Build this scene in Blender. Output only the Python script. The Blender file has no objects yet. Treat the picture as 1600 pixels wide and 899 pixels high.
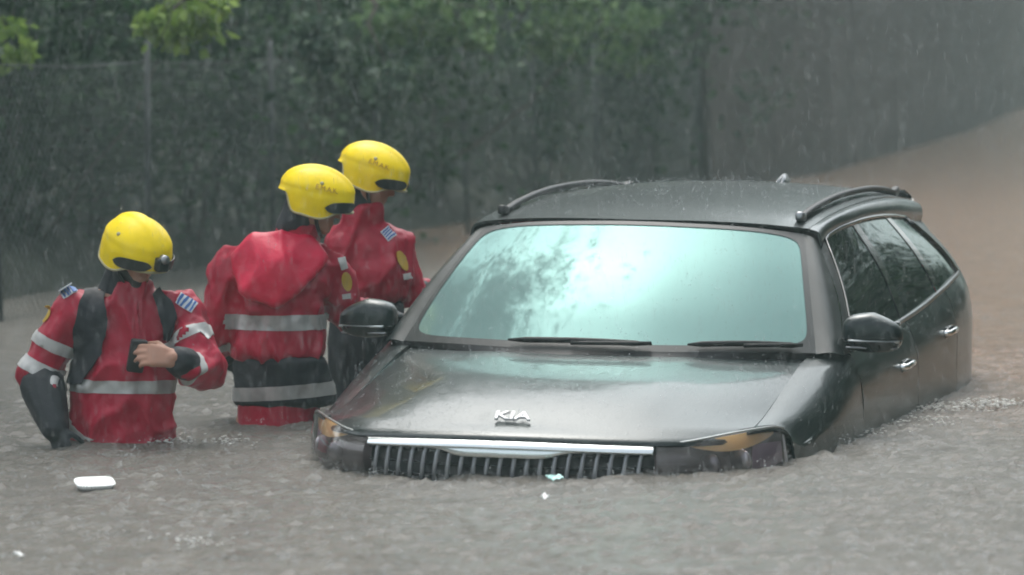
import bpy, bmesh, math, random
import numpy as np
from mathutils import Vector, Matrix, noise
from mathutils.bvhtree import BVHTree
R_ = math.radians
SC = bpy.context.scene
COL = SC.collection
rng = np.random.default_rng(7)
random.seed(7)

# ------------------------------------------------------------------ camera, world, sun, exposure
CAM_H = 1.4227
FPX = 6791.44                                  # focal length in photograph pixels (1600 wide)
cr = Vector((0.99985, -0.00093, -0.01733)); cu = Vector((0.01736, 0.05351, 0.99842)); cf = Vector((0, 0.99857, -0.05352))
cam = bpy.data.cameras.new('camera'); camo = bpy.data.objects.new('camera', cam); COL.objects.link(camo)
camo.matrix_world = Matrix(((cr.x, cu.x, -cf.x, 0), (cr.y, cu.y, -cf.y, 0), (cr.z, cu.z, -cf.z, CAM_H), (0, 0, 0, 1)))
cam.sensor_width = 36; cam.lens = FPX / 1600 * 36
cam.clip_start = .1; cam.clip_end = 2000
cam.dof.use_dof = True; cam.dof.focus_distance = 16.0; cam.dof.aperture_fstop = 3.3
SC.camera = camo

SUN_EL, SUN_ROT = R_(62), R_(344)
world = bpy.data.worlds.new('World'); SC.world = world; world.use_nodes = True
wn = world.node_tree.nodes; wl = world.node_tree.links
bg = wn['Background']
sky = wn.new('ShaderNodeTexSky'); sky.sky_type = 'NISHITA'; sky.sun_disc = False
sky.sun_elevation = SUN_EL; sky.sun_rotation = SUN_ROT; sky.dust_density = 6.0; sky.air_density = 1.0; sky.ozone_density = 1.0
hs = wn.new('ShaderNodeHueSaturation'); hs.inputs['Saturation'].default_value = 0.36     # overcast: the cloud deck greys the sky
wl.new(sky.outputs[0], hs.inputs['Color']); wl.new(hs.outputs[0], bg.inputs['Color'])
bg.inputs['Strength'].default_value = 0.15
sun = bpy.data.lights.new('sun', 'SUN'); sun.energy = 0.5; sun.angle = R_(95); sun.color = (.88, 1, .97)
suno = bpy.data.objects.new('sun', sun); COL.objects.link(suno)
sd = Vector((math.cos(SUN_EL) * math.sin(SUN_ROT), math.cos(SUN_EL) * math.cos(SUN_ROT), math.sin(SUN_EL)))
suno.rotation_euler = sd.to_track_quat('Z', 'Y').to_euler(); suno.location = sd * 60
vs = SC.view_settings; vs.view_transform = 'Standard'; vs.look = 'None'; vs.gamma = 1; vs.use_curve_mapping = False
vs.exposure = 1.14
SC.render.engine = 'CYCLES'
cy = SC.cycles
cy.use_denoising = True; cy.max_bounces = 7; cy.volume_bounces = 1; cy.transparent_max_bounces = 24
cy.filter_width = 1.9

def at(px, py, Y):
    """point that stands at depth Y (metres along +Y) in direction of a photograph pixel"""
    d = cf + cr * ((px - 800) / FPX) - cu * ((py - 449.5) / FPX)
    return Vector((0, 0, CAM_H)) + d * (Y / d.y)
def on_water(px, py, z=0):
    d = cf + cr * ((px - 800) / FPX) - cu * ((py - 449.5) / FPX)
    return Vector((0, 0, CAM_H)) + d * ((z - CAM_H) / d.z)

# ------------------------------------------------------------------ materials
def mat(name, col, rough=.5, metal=0., spec=.5, coat=0., coatr=.05, bump=0., bscale=40., bdist=.01, var=0., vscale=3., trans=0., ior=1.45, emit=None, sheen=0, alpha=1):
    m = bpy.data.materials.new(name); m.use_nodes = True
    n = m.node_tree.nodes; l = m.node_tree.links; p = n['Principled BSDF']
    p.inputs['Base Color'].default_value = (*col, 1); p.inputs['Roughness'].default_value = rough
    p.inputs['Metallic'].default_value = metal; p.inputs['Specular IOR Level'].default_value = spec
    p.inputs['Coat Weight'].default_value = coat; p.inputs['Coat Roughness'].default_value = coatr
    p.inputs['Transmission Weight'].default_value = trans; p.inputs['IOR'].default_value = ior
    p.inputs['Alpha'].default_value = alpha
    tc = n.new('ShaderNodeTexCoord')
    if var:
        nz = n.new('ShaderNodeTexNoise'); nz.inputs['Scale'].default_value = vscale; nz.inputs['Detail'].default_value = 6
        mx = n.new('ShaderNodeMix'); mx.data_type = 'RGBA'; mx.blend_type = 'MULTIPLY'; mx.inputs[0].default_value = 1
        rp = n.new('ShaderNodeValToRGB'); rp.color_ramp.elements[0].position = .3; rp.color_ramp.elements[1].position = .7
        a = 1 - var; b = 1 + var
        rp.color_ramp.elements[0].color = (a, a, a, 1); rp.color_ramp.elements[1].color = (b, b, b, 1)
        l.new(tc.outputs['Object'], nz.inputs['Vector']); l.new(nz.outputs[0], rp.inputs[0])
        mx.inputs[6].default_value = (*col, 1); l.new(rp.outputs[0], mx.inputs[7]); l.new(mx.outputs[2], p.inputs['Base Color'])
    if bump:
        nb = n.new('ShaderNodeTexNoise'); nb.inputs['Scale'].default_value = bscale; nb.inputs['Detail'].default_value = 4
        bp = n.new('ShaderNodeBump'); bp.inputs['Strength'].default_value = bump; bp.inputs['Distance'].default_value = bdist
        l.new(tc.outputs['Object'], nb.inputs['Vector']); l.new(nb.outputs[0], bp.inputs['Height']); l.new(bp.outputs[0], p.inputs['Normal'])
        if coat: l.new(bp.outputs[0], p.inputs['Coat Normal'])
    return m

def rain_wet(m, scale=55, strength=.25, dist=.002):
    """beads of rain on a painted or glazed surface: fine voronoi relief"""
    n = m.node_tree.nodes; l = m.node_tree.links
    tc = n.new('ShaderNodeTexCoord'); v = n.new('ShaderNodeTexVoronoi'); v.inputs['Scale'].default_value = scale
    mr = n.new('ShaderNodeMapRange'); mr.inputs[1].default_value = .0; mr.inputs[2].default_value = .35; mr.inputs[3].default_value = 1; mr.inputs[4].default_value = 0
    bp = n.new('ShaderNodeBump'); bp.inputs['Strength'].default_value = strength; bp.inputs['Distance'].default_value = dist
    l.new(tc.outputs['Object'], v.inputs['Vector']); l.new(v.outputs['Distance'], mr.inputs[0]); l.new(mr.outputs[0], bp.inputs['Height'])
    for nd in n:
        if nd.type == 'BSDF_PRINCIPLED':
            l.new(bp.outputs[0], nd.inputs['Normal']); l.new(bp.outputs[0], nd.inputs['Coat Normal'])
        if nd.type == 'BSDF_GLOSSY': l.new(bp.outputs[0], nd.inputs['Normal'])
    return m

def glass_mat(name, tint, gloss, refl_ior, rough=.02, veil=0., veil_col=(.6, .75, .73)):
    """window glass: reflection by Fresnel over a tinted see-through pane, with an even diffuse veil"""
    m = bpy.data.materials.new(name); m.use_nodes = True
    n = m.node_tree.nodes; l = m.node_tree.links; n.remove(n['Principled BSDF']); out = n['Material Output']
    tr = n.new('ShaderNodeBsdfTransparent'); tr.inputs[0].default_value = (*tint, 1)
    gl = n.new('ShaderNodeBsdfGlossy'); gl.inputs['Color'].default_value = (*gloss, 1); gl.inputs['Roughness'].default_value = rough
    fr = n.new('ShaderNodeFresnel'); fr.inputs['IOR'].default_value = refl_ior
    df = n.new('ShaderNodeBsdfDiffuse'); df.inputs[0].default_value = (*veil_col, 1)
    m1 = n.new('ShaderNodeMixShader'); m2 = n.new('ShaderNodeMixShader')
    m1.inputs[0].default_value = veil; l.new(tr.outputs[0], m1.inputs[1]); l.new(df.outputs[0], m1.inputs[2])
    l.new(fr.outputs[0], m2.inputs[0]); l.new(m1.outputs[0], m2.inputs[1]); l.new(gl.outputs[0], m2.inputs[2])
    l.new(m2.outputs[0], out.inputs['Surface'])
    return m

M = {}
M['paint'] = rain_wet(mat('wet_dark_paint', (.008, .012, .0122), .36, .1, .35, .5, .07), 60, .25, .002)
for nd in M['paint'].node_tree.nodes:
    if nd.type == 'BSDF_PRINCIPLED': nd.inputs['Coat Tint'].default_value = (.93, 1, 1, 1); nd.inputs['Specular Tint'].default_value = (.93, 1, 1, 1)
M['black_trim'] = mat('black_trim', (.012, .012, .013), .45)
M['pillar'] = mat('pillar_paint', (.018, .024, .023), .42)
M['gloss_black'] = mat('gloss_black', (.008, .009, .009), .12, coat=.6)
M['chrome'] = mat('chrome', (.78, .80, .80), .12, 1.)
M['satin_chrome'] = mat('satin_chrome', (.55, .57, .57), .28, 1.)
M['bright_trim'] = mat('bright_trim', (.80, .85, .85), .25, 1.)
M['slat'] = mat('slat_metal', (.32, .33, .35), .4, .6)
M['dull_metal'] = mat('dull_metal', (.33, .34, .35), .35, .9)
M['windshield'] = rain_wet(glass_mat('windshield_glass', (.28, .36, .34), (.48, .82, .78), 1.55, .08, .28, (.52, .80, .76)), 70, .12, .002)  # cyan diffuse layer: condensation plus sky reflection put into the colour
M['side_glass'] = rain_wet(glass_mat('tinted_glass', (.10, .11, .11), (.85, .95, .93), 1.6, .03, .02, (.3, .33, .32)), 70, .12, .002)
M['lens'] = glass_mat('lamp_lens', (.80, .80, .82), (1, 1, 1), 1.5, .06, .10, (.55, .50, .48))
M['amber'] = mat('amber_lamp', (.95, .62, .26), .25, coat=.5)
M['reflector'] = mat('lamp_reflector', (.35, .32, .33), .25, .7)
M['lamp_pink'] = mat('mauve_lamp_reflector', (.42, .28, .38), .4, .1)
M['plain_white'] = mat('plain_white', (.8, .8, .8), .3)
M['rubber'] = mat('rubber', (.02, .02, .02), .8)
M['alloy'] = mat('alloy', (.4, .4, .42), .35, .9)
M['interior'] = mat('interior', (.05, .052, .055), .7)
M['seat'] = mat('seat_fabric', (.10, .10, .10), .8)
M['wiper'] = mat('wiper_black', (.006, .006, .006), .5)
M['red'] = mat('red_cloth', (.37, .006, .033), .42, spec=.35, bump=.5, bscale=26, bdist=.01, var=.22, vscale=6)
M['red_hood'] = mat('red_hood_cloth', (.60, .012, .055), .40, spec=.35, bump=.5, bscale=22, bdist=.01, var=.18, vscale=7)
M['navy'] = mat('dark_cloth', (.014, .015, .020), .6, bump=.4, bscale=30, bdist=.008, var=.3)
M['grey_band'] = mat('reflective_tape', (.42, .42, .40), .38, .25, bump=.25, bscale=60, bdist=.003, var=.25, vscale=14)
M['white_band'] = mat('white_tape', (.52, .52, .50), .4, var=.15, vscale=14)
M['yellow'] = mat('yellow_shell', (.95, .70, .002), .42, spec=.3, var=.10, vscale=14)
M['helmet_dark'] = mat('helmet_black', (.02, .022, .02), .35)
M['helmet_trim'] = mat('helmet_trim', (.42, .38, .20), .5)
M['print'] = mat('orange_print', (.52, .30, .015), .5)
M['skin'] = mat('skin', (.42, .22, .15), .5, var=.1, vscale=12)
M['hair'] = mat('hair', (.018, .014, .012), .7)
M['glove'] = mat('glove', (.018, .020, .024), .6, bump=.4, bscale=40)
M['flag_blue'] = mat('flag_blue', (.06, .16, .42), .5)
M['flag_white'] = mat('flag_white', (.75, .78, .8), .5)
M['badge'] = mat('badge_gold', (.58, .38, .05), .45)
M['radio'] = mat('radio_black', (.015, .015, .016), .4)
M['eye'] = mat('eye', (.5, .5, .48), .2)
M['foam_white'] = mat('white_foam_plastic', (.80, .82, .80), .5)
M['teal'] = mat('pale_teal_plastic', (.35, .62, .58), .35)
M['bark'] = mat('bark', (.055, .045, .035), .9, bump=.8, bscale=18, bdist=.03, var=.4, vscale=9)
M['wire'] = mat('galvanised_wire', (.12, .14, .135), .55, .5)
M['post'] = mat('steel_post', (.05, .055, .055), .5, .5, var=.25)
M['mud'] = mat('mud', (.16, .12, .085), .8, var=.3, bump=.5, bscale=6, bdist=.05)
M['soil'] = mat('dark_soil', (.026, .030, .020), .9, var=.5, vscale=1.2, bump=.8, bscale=4, bdist=.1)
M['asphalt'] = mat('asphalt', (.05, .05, .05), .85, var=.2, bump=.4, bscale=60)

def leaf_mat(name, dark, light):
    m = bpy.data.materials.new(name); m.use_nodes = True
    n = m.node_tree.nodes; l = m.node_tree.links; p = n['Principled BSDF']
    g = n.new('ShaderNodeNewGeometry'); rp = n.new('ShaderNodeValToRGB')
    rp.color_ramp.elements[0].color = (*dark, 1); rp.color_ramp.elements[1].color = (*light, 1)
    l.new(g.outputs['Random Per Island'], rp.inputs[0]); l.new(rp.outputs[0], p.inputs['Base Color'])
    p.inputs['Roughness'].default_value = .65; p.inputs['Specular IOR Level'].default_value = .2
    tl = n.new('ShaderNodeBsdfTranslucent'); l.new(rp.outputs[0], tl.inputs[0])
    mx = n.new('ShaderNodeMixShader'); mx.inputs[0].default_value = .3
    l.new(p.outputs[0], mx.inputs[1]); l.new(tl.outputs[0], mx.inputs[2]); l.new(mx.outputs[0], n['Material Output'].inputs['Surface'])
    return m
M['leaf'] = leaf_mat('leaf_dark_green', (.008, .026, .011), (.034, .082, .026))
M['leaf_lit'] = leaf_mat('leaf_lit_yellow_green', (.10, .19, .03), (.28, .40, .08))  # yellow green leaves, brightened in colour for the light falling on them
M['leaf_mid'] = leaf_mat('leaf_mid_green', (.05, .11, .04), (.15, .25, .09))  # weaker step of the same light mixed into the leaf colour
M['leaf_grey'] = leaf_mat('leaf_grey_green', (.035, .065, .042), (.10, .15, .095))

# ------------------------------------------------------------------ mesh helpers
def tag(o, label, cat, group=None, kind=None):
    if label: o['label'] = label
    if cat: o['category'] = cat
    if group: o['group'] = group
    if kind: o['kind'] = kind
    return o
def empty(name, loc=(0, 0, 0), parent=None):
    o = bpy.data.objects.new(name, None); COL.objects.link(o); o.location = loc; o.empty_display_size = .2
    if parent: o.parent = parent
    return o
def link(name, me, m, parent=None, smooth=True):
    o = bpy.data.objects.new(name, me); COL.objects.link(o)
    if m is not None and len(me.materials) == 0: me.materials.append(m)
    if parent: o.parent = parent
    if smooth and len(me.polygons): me.polygons.foreach_set('use_smooth', np.ones(len(me.polygons), bool))
    me.update()
    return o
def np_mesh(name, V, F):
    V = np.asarray(V, np.float32); F = np.asarray(F, np.int32); k = F.shape[1]
    me = bpy.data.meshes.new(name)
    me.vertices.add(len(V)); me.vertices.foreach_set('co', V.ravel())
    me.loops.add(F.size); me.loops.foreach_set('vertex_index', F.ravel())
    me.polygons.add(len(F)); me.polygons.foreach_set('loop_start', np.arange(0, F.size, k, dtype=np.int32))
    me.polygons.foreach_set('loop_total', np.full(len(F), k, np.int32))
    me.update(calc_edges=True); me.validate()
    return me
def bm_obj(name, bm, m, parent=None, smooth=True):
    me = bpy.data.meshes.new(name); bm.to_mesh(me); bm.free()
    return link(name, me, m, parent, smooth)
def grid_faces(r, c):
    i = np.arange(r - 1)[:, None] * c + np.arange(c - 1)[None, :]
    return np.stack([i, i + 1, i + c + 1, i + c], -1).reshape(-1, 4)
def grid_obj(name, G, m, parent=None, thick=0., smooth=True):
    G = np.asarray(G, float); r, c, _ = G.shape
    if parent is not None and (parent.name.startswith('car') or (parent.parent and parent.parent.name.startswith('car'))):
        nn = np.cross(G[1:, :-1] - G[:-1, :-1], G[:-1, 1:] - G[:-1, :-1])       # panels face outwards
        if (nn * (G[:-1, :-1] - np.array([-2.4, 0, .75]))).sum() > 0: G = G[:, ::-1]
    o = link(name, np_mesh(name, G.reshape(-1, 3), grid_faces(r, c)), m, parent, smooth)
    if thick:
        s = o.modifiers.new('thickness', 'SOLIDIFY'); s.thickness = abs(thick); s.offset = -1 if thick > 0 else 1
        e = o.modifiers.new('crisp_edges', 'EDGE_SPLIT'); e.split_angle = R_(50)
    return o
def cr1(P, n):
    """Catmull-Rom through the first axis of P, n steps per segment"""
    P = np.asarray(P, float); k = len(P)
    if k == 2:
        t = np.linspace(0, 1, n + 1).reshape(-1, *([1] * (P.ndim - 1))); return P[0] * (1 - t) + P[1] * t
    E = np.concatenate([[2 * P[0] - P[1]], P, [2 * P[-1] - P[-2]]]); out = []
    for i in range(k - 1):
        a, b, c, d = E[i:i + 4]
        for t in np.linspace(0, 1, n, endpoint=False):
            out.append(.5 * (2 * b + (c - a) * t + (2 * a - 5 * b + 4 * c - d) * t * t + (3 * b - a - 3 * c + d) * t ** 3))
    out.append(P[-1]); return np.array(out)
def patch(ctrl, nu=6, nv=6):
    A = cr1(np.asarray(ctrl, float), nu); return cr1(A.swapaxes(0, 1), nv).swapaxes(0, 1)
def sp(xs, ys):
    xs = np.asarray(xs, float); ys = np.asarray(ys, float)
    d = np.gradient(ys, xs)
    def f(x):
        x = np.clip(x, xs[0], xs[-1]); i = np.clip(np.searchsorted(xs, x) - 1, 0, len(xs) - 2)
        h = xs[i + 1] - xs[i]; t = (x - xs[i]) / h
        return (2*t**3-3*t**2+1)*ys[i] + (t**3-2*t**2+t)*h*d[i] + (-2*t**3+3*t**2)*ys[i+1] + (t**3-t**2)*h*d[i+1]
    return f
def tube(path, rad, seg=8, cap=True):
    """swept tube; rad scalar or list, or (a,b) ellipse"""
    P = [Vector(p) for p in path]; n = len(P); V = []; F = []
    up = Vector((0, 0, 1))
    for i, p in enumerate(P):
        t = (P[min(i + 1, n - 1)] - P[max(i - 1, 0)]).normalized()
        a = t.cross(up)
        if a.length < 1e-3: a = t.cross(Vector((0, 1, 0)))
        a.normalize(); b = a.cross(t).normalized()
        r = rad[i] if isinstance(rad, (list, np.ndarray)) else rad
        ra, rb = r if isinstance(r, tuple) else (r, r)
        for k in range(seg):
            q = 2 * math.pi * k / seg; V.append(p + a * (math.cos(q) * ra) + b * (math.sin(q) * rb))
    bm = bmesh.new(); vs_ = [bm.verts.new(v) for v in V]
    for i in range(n - 1):
        for k in range(seg):
            bm.faces.new((vs_[i*seg+k], vs_[i*seg+(k+1) % seg], vs_[(i+1)*seg+(k+1) % seg], vs_[(i+1)*seg+k]))
    if cap:
        bm.faces.new(vs_[:seg][::-1]); bm.faces.new(vs_[-seg:])
    bmesh.ops.recalc_face_normals(bm, faces=bm.faces)
    return bm
def box_bm(sx, sy, sz, bevel=0., loc=(0, 0, 0), seg=2):
    bm = bmesh.new(); bmesh.ops.create_cube(bm, size=1)
    bmesh.ops.scale(bm, vec=(sx, sy, sz), verts=bm.verts)
    if bevel: bmesh.ops.bevel(bm, geom=bm.edges[:], offset=bevel, segments=seg, profile=.6, affect='EDGES')
    bmesh.ops.translate(bm, vec=loc, verts=bm.verts)
    return bm
def text_mesh(s, size, ext, bevel=0.):
    cu_ = bpy.data.curves.new('lettering', 'FONT'); cu_.body = s; cu_.size = size; cu_.extrude = ext; cu_.bevel_depth = bevel
    cu_.align_x = 'CENTER'; cu_.align_y = 'CENTER'; cu_.resolution_u = 3
    o = bpy.data.objects.new('lettering', cu_); COL.objects.link(o)
    dg = bpy.context.evaluated_depsgraph_get(); me = bpy.data.meshes.new_from_object(o.evaluated_get(dg))
    bpy.data.objects.remove(o); bpy.data.curves.remove(cu_); me.materials.clear()
    return me

def vnoise(x, y, seed=0):
    """vectorised 2-D gradient noise, about -0.7..0.7"""
    xi = np.floor(x).astype(np.int64); yi = np.floor(y).astype(np.int64); xf = x - xi; yf = y - yi
    def g(ix, iy, fx, fy):
        h = (ix * 374761393 + iy * 668265263 + seed * 1442695041) & 0xffffffff
        h = ((h ^ (h >> 13)) * 1274126177) & 0xffffffff; a = ((h ^ (h >> 16)) & 0xffff) / 65536. * 2 * np.pi
        return np.cos(a) * fx + np.sin(a) * fy
    u = xf * xf * xf * (xf * (xf * 6 - 15) + 10); v = yf * yf * yf * (yf * (yf * 6 - 15) + 10)
    a = g(xi, yi, xf, yf); b = g(xi + 1, yi, xf - 1, yf); c = g(xi, yi + 1, xf, yf - 1); d = g(xi + 1, yi + 1, xf - 1, yf - 1)
    return (a * (1 - u) + b * u) * (1 - v) + (c * (1 - u) + d * u) * v

# ------------------------------------------------------------------ the setting: road bed, flood water, banks
FENCE = [(-7.6, 4.0), (-5.1, 15.0), (-2.85, 24.1), (-.35, 34.4), (1.9, 43.7)]
WALL = [(1.9, 43.7), (3.57, 50.2), (7.6, 73.0), (12.3, 103.7), (17.0, 136.0)]
EDGE = [(-60, -120), (-7.6, 4.0)] + FENCE[1:] + WALL[1:] + [(130, 190)]  # last stretch bent across out of view, keeps bright sky out of reflections

yb = np.concatenate([np.linspace(-300, -5, 12), np.linspace(0, 60, 31), np.linspace(70, 320, 20)])
G = np.array([[(x, y, -.84 + .0211 * np.clip(y - 14.5, -8, 20)) for x in (-320, -20, -5, 5, 20, 320)] for y in yb])
tag(grid_obj('road', G, M['asphalt']), 'flooded road bed under the muddy water', 'road', kind='structure')

def axis(core0, core1, step, lo, hi, grow=1.10, mx=30):
    a = list(np.arange(core0, core1, step)); s = step; v = a[-1]
    while v < hi: s = min(s * grow, mx); v += s; a.append(v)
    s = step; v = a[0]; b = []
    while v > lo: s = min(s * grow, mx); v -= s; b.append(v)
    return np.array(b[::-1] + a)
wx = axis(-2.3, 2.6, .022, -300, 300, 1.12); wy = axis(11.0, 20.5, .026, -300, 300, 1.03)
XX, YY = np.meshgrid(wx, wy)
fade = np.exp(-np.clip(YY - 22, 0, None) / 25) * np.exp(-np.clip(11 - YY, 0, None) / 5) * np.exp(-np.clip(abs(XX) - 4, 0, None) / 8)
ZZ = (.012 * vnoise(XX * 1.3, YY * 1.1, 1) + .010 * vnoise(XX * 3.1, YY * 2.6, 2) + .0065 * vnoise(XX * 7.3, YY * 6.1, 3)
      + .0065 * vnoise(XX * 15, YY * 13, 4) + .0050 * vnoise(XX * 21, YY * 19, 5)) * fade
ix0 = np.searchsorted(wx, -2.3); iy0 = np.searchsorted(wy, 11.0)
for (cx_, cy_) in ((-1.473, 16.24), (-.937, 16.98), (-.60, 17.78), (.0, 14.75), (.9, 15.2), (-.7, 15.3)):     # wakes round the waders and the nose of the car
    q = np.hypot(XX - cx_, YY - cy_); ZZ += .011 * np.cos((q - .2) * 26) * np.exp(-np.clip(q - .2, 0, None) / .32) * (q > .12)
for _ in range(12000):                                   # craters and rims where drops strike
    px, py = rng.uniform(-2.2, 2.5), rng.uniform(11.1, 20.4); rr = rng.uniform(.020, .042); am = rng.uniform(.003, .0080)
    i0, i1 = np.searchsorted(wx, [px - 2.2 * rr, px + 2.2 * rr]); j0, j1 = np.searchsorted(wy, [py - 2.2 * rr, py + 2.2 * rr])
    q = np.hypot(XX[j0:j1, i0:i1] - px, YY[j0:j1, i0:i1] - py) / rr
    ZZ[j0:j1, i0:i1] += am * (.8 * np.exp(-(q / .6) ** 2) * rng.choice([.8, -.8]) + np.cos(q * 4.2) * np.exp(-q * q * .8))
wo = grid_obj('water', np.stack([XX, YY, ZZ], -1), None)
wm = bpy.data.materials.new('muddy_flood_water'); wm.use_nodes = True
n = wm.node_tree.nodes; l = wm.node_tree.links; p = n['Principled BSDF']
tc = n.new('ShaderNodeTexCoord')
sep = n.new('ShaderNodeSeparateXYZ'); l.new(tc.outputs['Object'], sep.inputs[0])
nz = n.new('ShaderNodeTexNoise'); nz.inputs['Scale'].default_value = .35; nz.inputs['Detail'].default_value = 5; l.new(tc.outputs['Object'], nz.inputs['Vector'])
# brown silt washes in from the far end of the road; the near water is greyer
mxy = n.new('ShaderNodeMath'); mxy.operation = 'MULTIPLY_ADD'; mxy.inputs[1].default_value = 5.0; l.new(sep.outputs['X'], mxy.inputs[0]); l.new(sep.outputs['Y'], mxy.inputs[2])
md = n.new('ShaderNodeMath'); md.operation = 'MULTIPLY_ADD'; md.inputs[1].default_value = 5.0; l.new(nz.outputs[0], md.inputs[0]); l.new(mxy.outputs[0], md.inputs[2])
mr = n.new('ShaderNodeMapRange'); mr.interpolation_type = 'SMOOTHSTEP'; mr.inputs[1].default_value = 26.0; mr.inputs[2].default_value = 34.0; l.new(md.outputs[0], mr.inputs[0])
mx = n.new('ShaderNodeMix'); mx.data_type = 'RGBA'; mx.inputs[6].default_value = (.155, .143, .123, 1); mx.inputs[7].default_value = (.175, .104, .060, 1)
l.new(mr.outputs[0], mx.inputs[0])
n2 = n.new('ShaderNodeTexNoise'); n2.inputs['Scale'].default_value = 4.5; n2.inputs['Detail'].default_value = 8; n2.inputs['Roughness'].default_value = .65; l.new(tc.outputs['Object'], n2.inputs['Vector'])
r2 = n.new('ShaderNodeValToRGB'); r2.color_ramp.elements[0].position = .3; r2.color_ramp.elements[1].position = .72
r2.color_ramp.elements[0].color = (.72, .72, .72, 1); r2.color_ramp.elements[1].color = (1.28, 1.28, 1.28, 1); l.new(n2.outputs[0], r2.inputs[0])
m3 = n.new('ShaderNodeMix'); m3.data_type = 'RGBA'; m3.blend_type = 'MULTIPLY'; m3.inputs[0].default_value = 1
l.new(mx.outputs[2], m3.inputs[6]); l.new(r2.outputs[0], m3.inputs[7]); l.new(m3.outputs[2], p.inputs['Base Color'])
p.inputs['Roughness'].default_value = .20; p.inputs['IOR'].default_value = 1.33; p.inputs['Specular IOR Level'].default_value = .5
nb = n.new('ShaderNodeTexNoise'); nb.inputs['Scale'].default_value = 75; nb.inputs['Detail'].default_value = 5; nb.inputs['Roughness'].default_value = .6
l.new(tc.outputs['Object'], nb.inputs['Vector'])
bp = n.new('ShaderNodeBump'); bp.inputs['Strength'].default_value = 1.0; bp.inputs['Distance'].default_value = .018
l.new(nb.outputs[0], bp.inputs['Height']); l.new(bp.outputs[0], p.inputs['Normal'])
wo.data.materials.append(wm)
tag(wo, 'grey brown flood water pitted by heavy rain', 'water', kind='structure')

def bank(name, line, side, prof, label):
    """earth bank that climbs away from a ground line; prof = [(distance, height)]"""
    L = np.concatenate([np.linspace(a, b, 14, endpoint=False) for a, b in zip(np.array(line[:-1], float), np.array(line[1:], float))] + [np.array([line[-1]], float)])
    T = np.gradient(L, axis=0); T /= np.linalg.norm(T, axis=1)[:, None]; Nn = np.stack([-T[:, 1], T[:, 0]], 1) * side
    pr = cr1([(a, b, 0) for a, b in prof], 4)[:, :2]
    X = L[:, None, 0] + Nn[:, None, 0] * pr[None, :, 0]; Y = L[:, None, 1] + Nn[:, None, 1] * pr[None, :, 0]
    Z = pr[None, :, 1] + .18 * vnoise(X * .9, Y * .9, 9) * np.clip(pr[None, :, 0] / 2, 0, 1)
    tag(grid_obj(name, np.stack([X, Y, np.broadcast_to(Z, X.shape)], -1), M['soil']), label, 'bank', kind='structure')
bank('bank', EDGE, 1, [(.25, -1.2), (.8, .1), (2.2, .5), (4.5, 1.5), (8, 3.2), (14, 5.2), (40, 7)], 'dark overgrown earth bank behind the wire fence')
RIGHT = [(-25, -110), (4.4, 5), (9.5, 30), (17, 62), (30, 118), (62, 300)]
bank('far_bank', RIGHT, -1, [(0, -1.2), (.6, .2), (2.5, 1.2), (6, 2.8), (14, 4.5), (40, 6)], 'overgrown earth bank on the other side of the road')

# ------------------------------------------------------------------ wire fence
def along(line, step):
    out = []; 
    for (a, b), (c, d) in zip(line[:-1], line[1:]):
        k = max(1, round(math.hypot(c - a, d - b) / step))
        for i in range(k): out.append((a + (c - a) * i / k, b + (d - b) * i / k))
    out.append(line[-1]); return out
fx, fy = FENCE[1]
fence = empty('wire_fence', (fx, fy, -.8)); tag(fence, 'sagging wire mesh fence standing in the flood before the dark bushes', 'fence')
posts = along(FENCE[1:], 2.6)
FT = 1.42
bm = bmesh.new(); bmesh.ops.create_cone(bm, cap_ends=True, segments=8, radius1=.018, radius2=.018, depth=FT + .90)
me = bpy.data.meshes.new('post'); bm.to_mesh(me); bm.free(); me.materials.append(M['post'])
for (x, y) in posts:
    o = link('post', me, None, fence); o.location = (x - fx, y - fy, (FT + .95) / 2); o.rotation_euler = (rng.uniform(-.02, .02), rng.uniform(-.02, .02), 0)
for (a, b), (c, d) in zip(posts[:-1], posts[1:]):
    bm = tube([(a - fx, b - fy, FT + .8), ((a + c) / 2 - fx, (b + d) / 2 - fy, FT + .77), (c - fx, d - fy, FT + .8)], .004, 5)
    bm_obj('top_wire', bm, M['post'], fence)
# woven wires, two diagonal families per bay, thin four-sided strands
V = []; F = []
def strand(p, q, r=.0019):
    i = len(V); d = (q - p).normalized(); a = d.cross(Vector((0, 0, 1))).normalized() * r; b = d.cross(a).normalized() * r
    for e in (p, q):
        for s, t in ((1, 0), (0, 1), (-1, 0), (0, -1)): V.append(e + a * s + b * t)
    for k in range(4): F.append((i + k, i + (k + 1) % 4, i + 4 + (k + 1) % 4, i + 4 + k))
H = FT + .8 - .25; pitch = .078
for (a, b), (c, d) in zip(posts[:-1], posts[1:]):
    A = Vector((a - fx, b - fy, .25)); B = Vector((c - fx, d - fy, .25)); Ln = (B - A).length; u = (B - A) / Ln
    nrm = u.cross(Vector((0, 0, 1)))
    bulge = rng.uniform(-.05, .08)
    def pt(s, z):
        return A + u * s + Vector((0, 0, z)) + nrm * (bulge * math.sin(math.pi * s / Ln) * math.sin(math.pi * min(1, z / H)))
    k = -H
    while k < Ln:
        for sg in (1, -1):
            s0, z0 = k, 0.; s1, z1 = k + H, H
            if s0 < 0: z0 = -s0; s0 = 0
            if s1 > Ln: z1 = H - (s1 - Ln); s1 = Ln
            if s1 - s0 < .02: continue
            S = [(s0 + (s1 - s0) * t, z0 + (z1 - z0) * t) for t in (0, .5, 1)]
            if sg < 0: S = [(Ln - s, z) for s, z in S]
            for e, f in zip(S[:-1], S[1:]): strand(pt(*e), pt(*f))
        k += pitch
tag(link('wire_mesh', np_mesh('wire_mesh', [tuple(v) for v in V], F), M['wire'], fence, False), None, None, kind='stuff')

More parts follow.
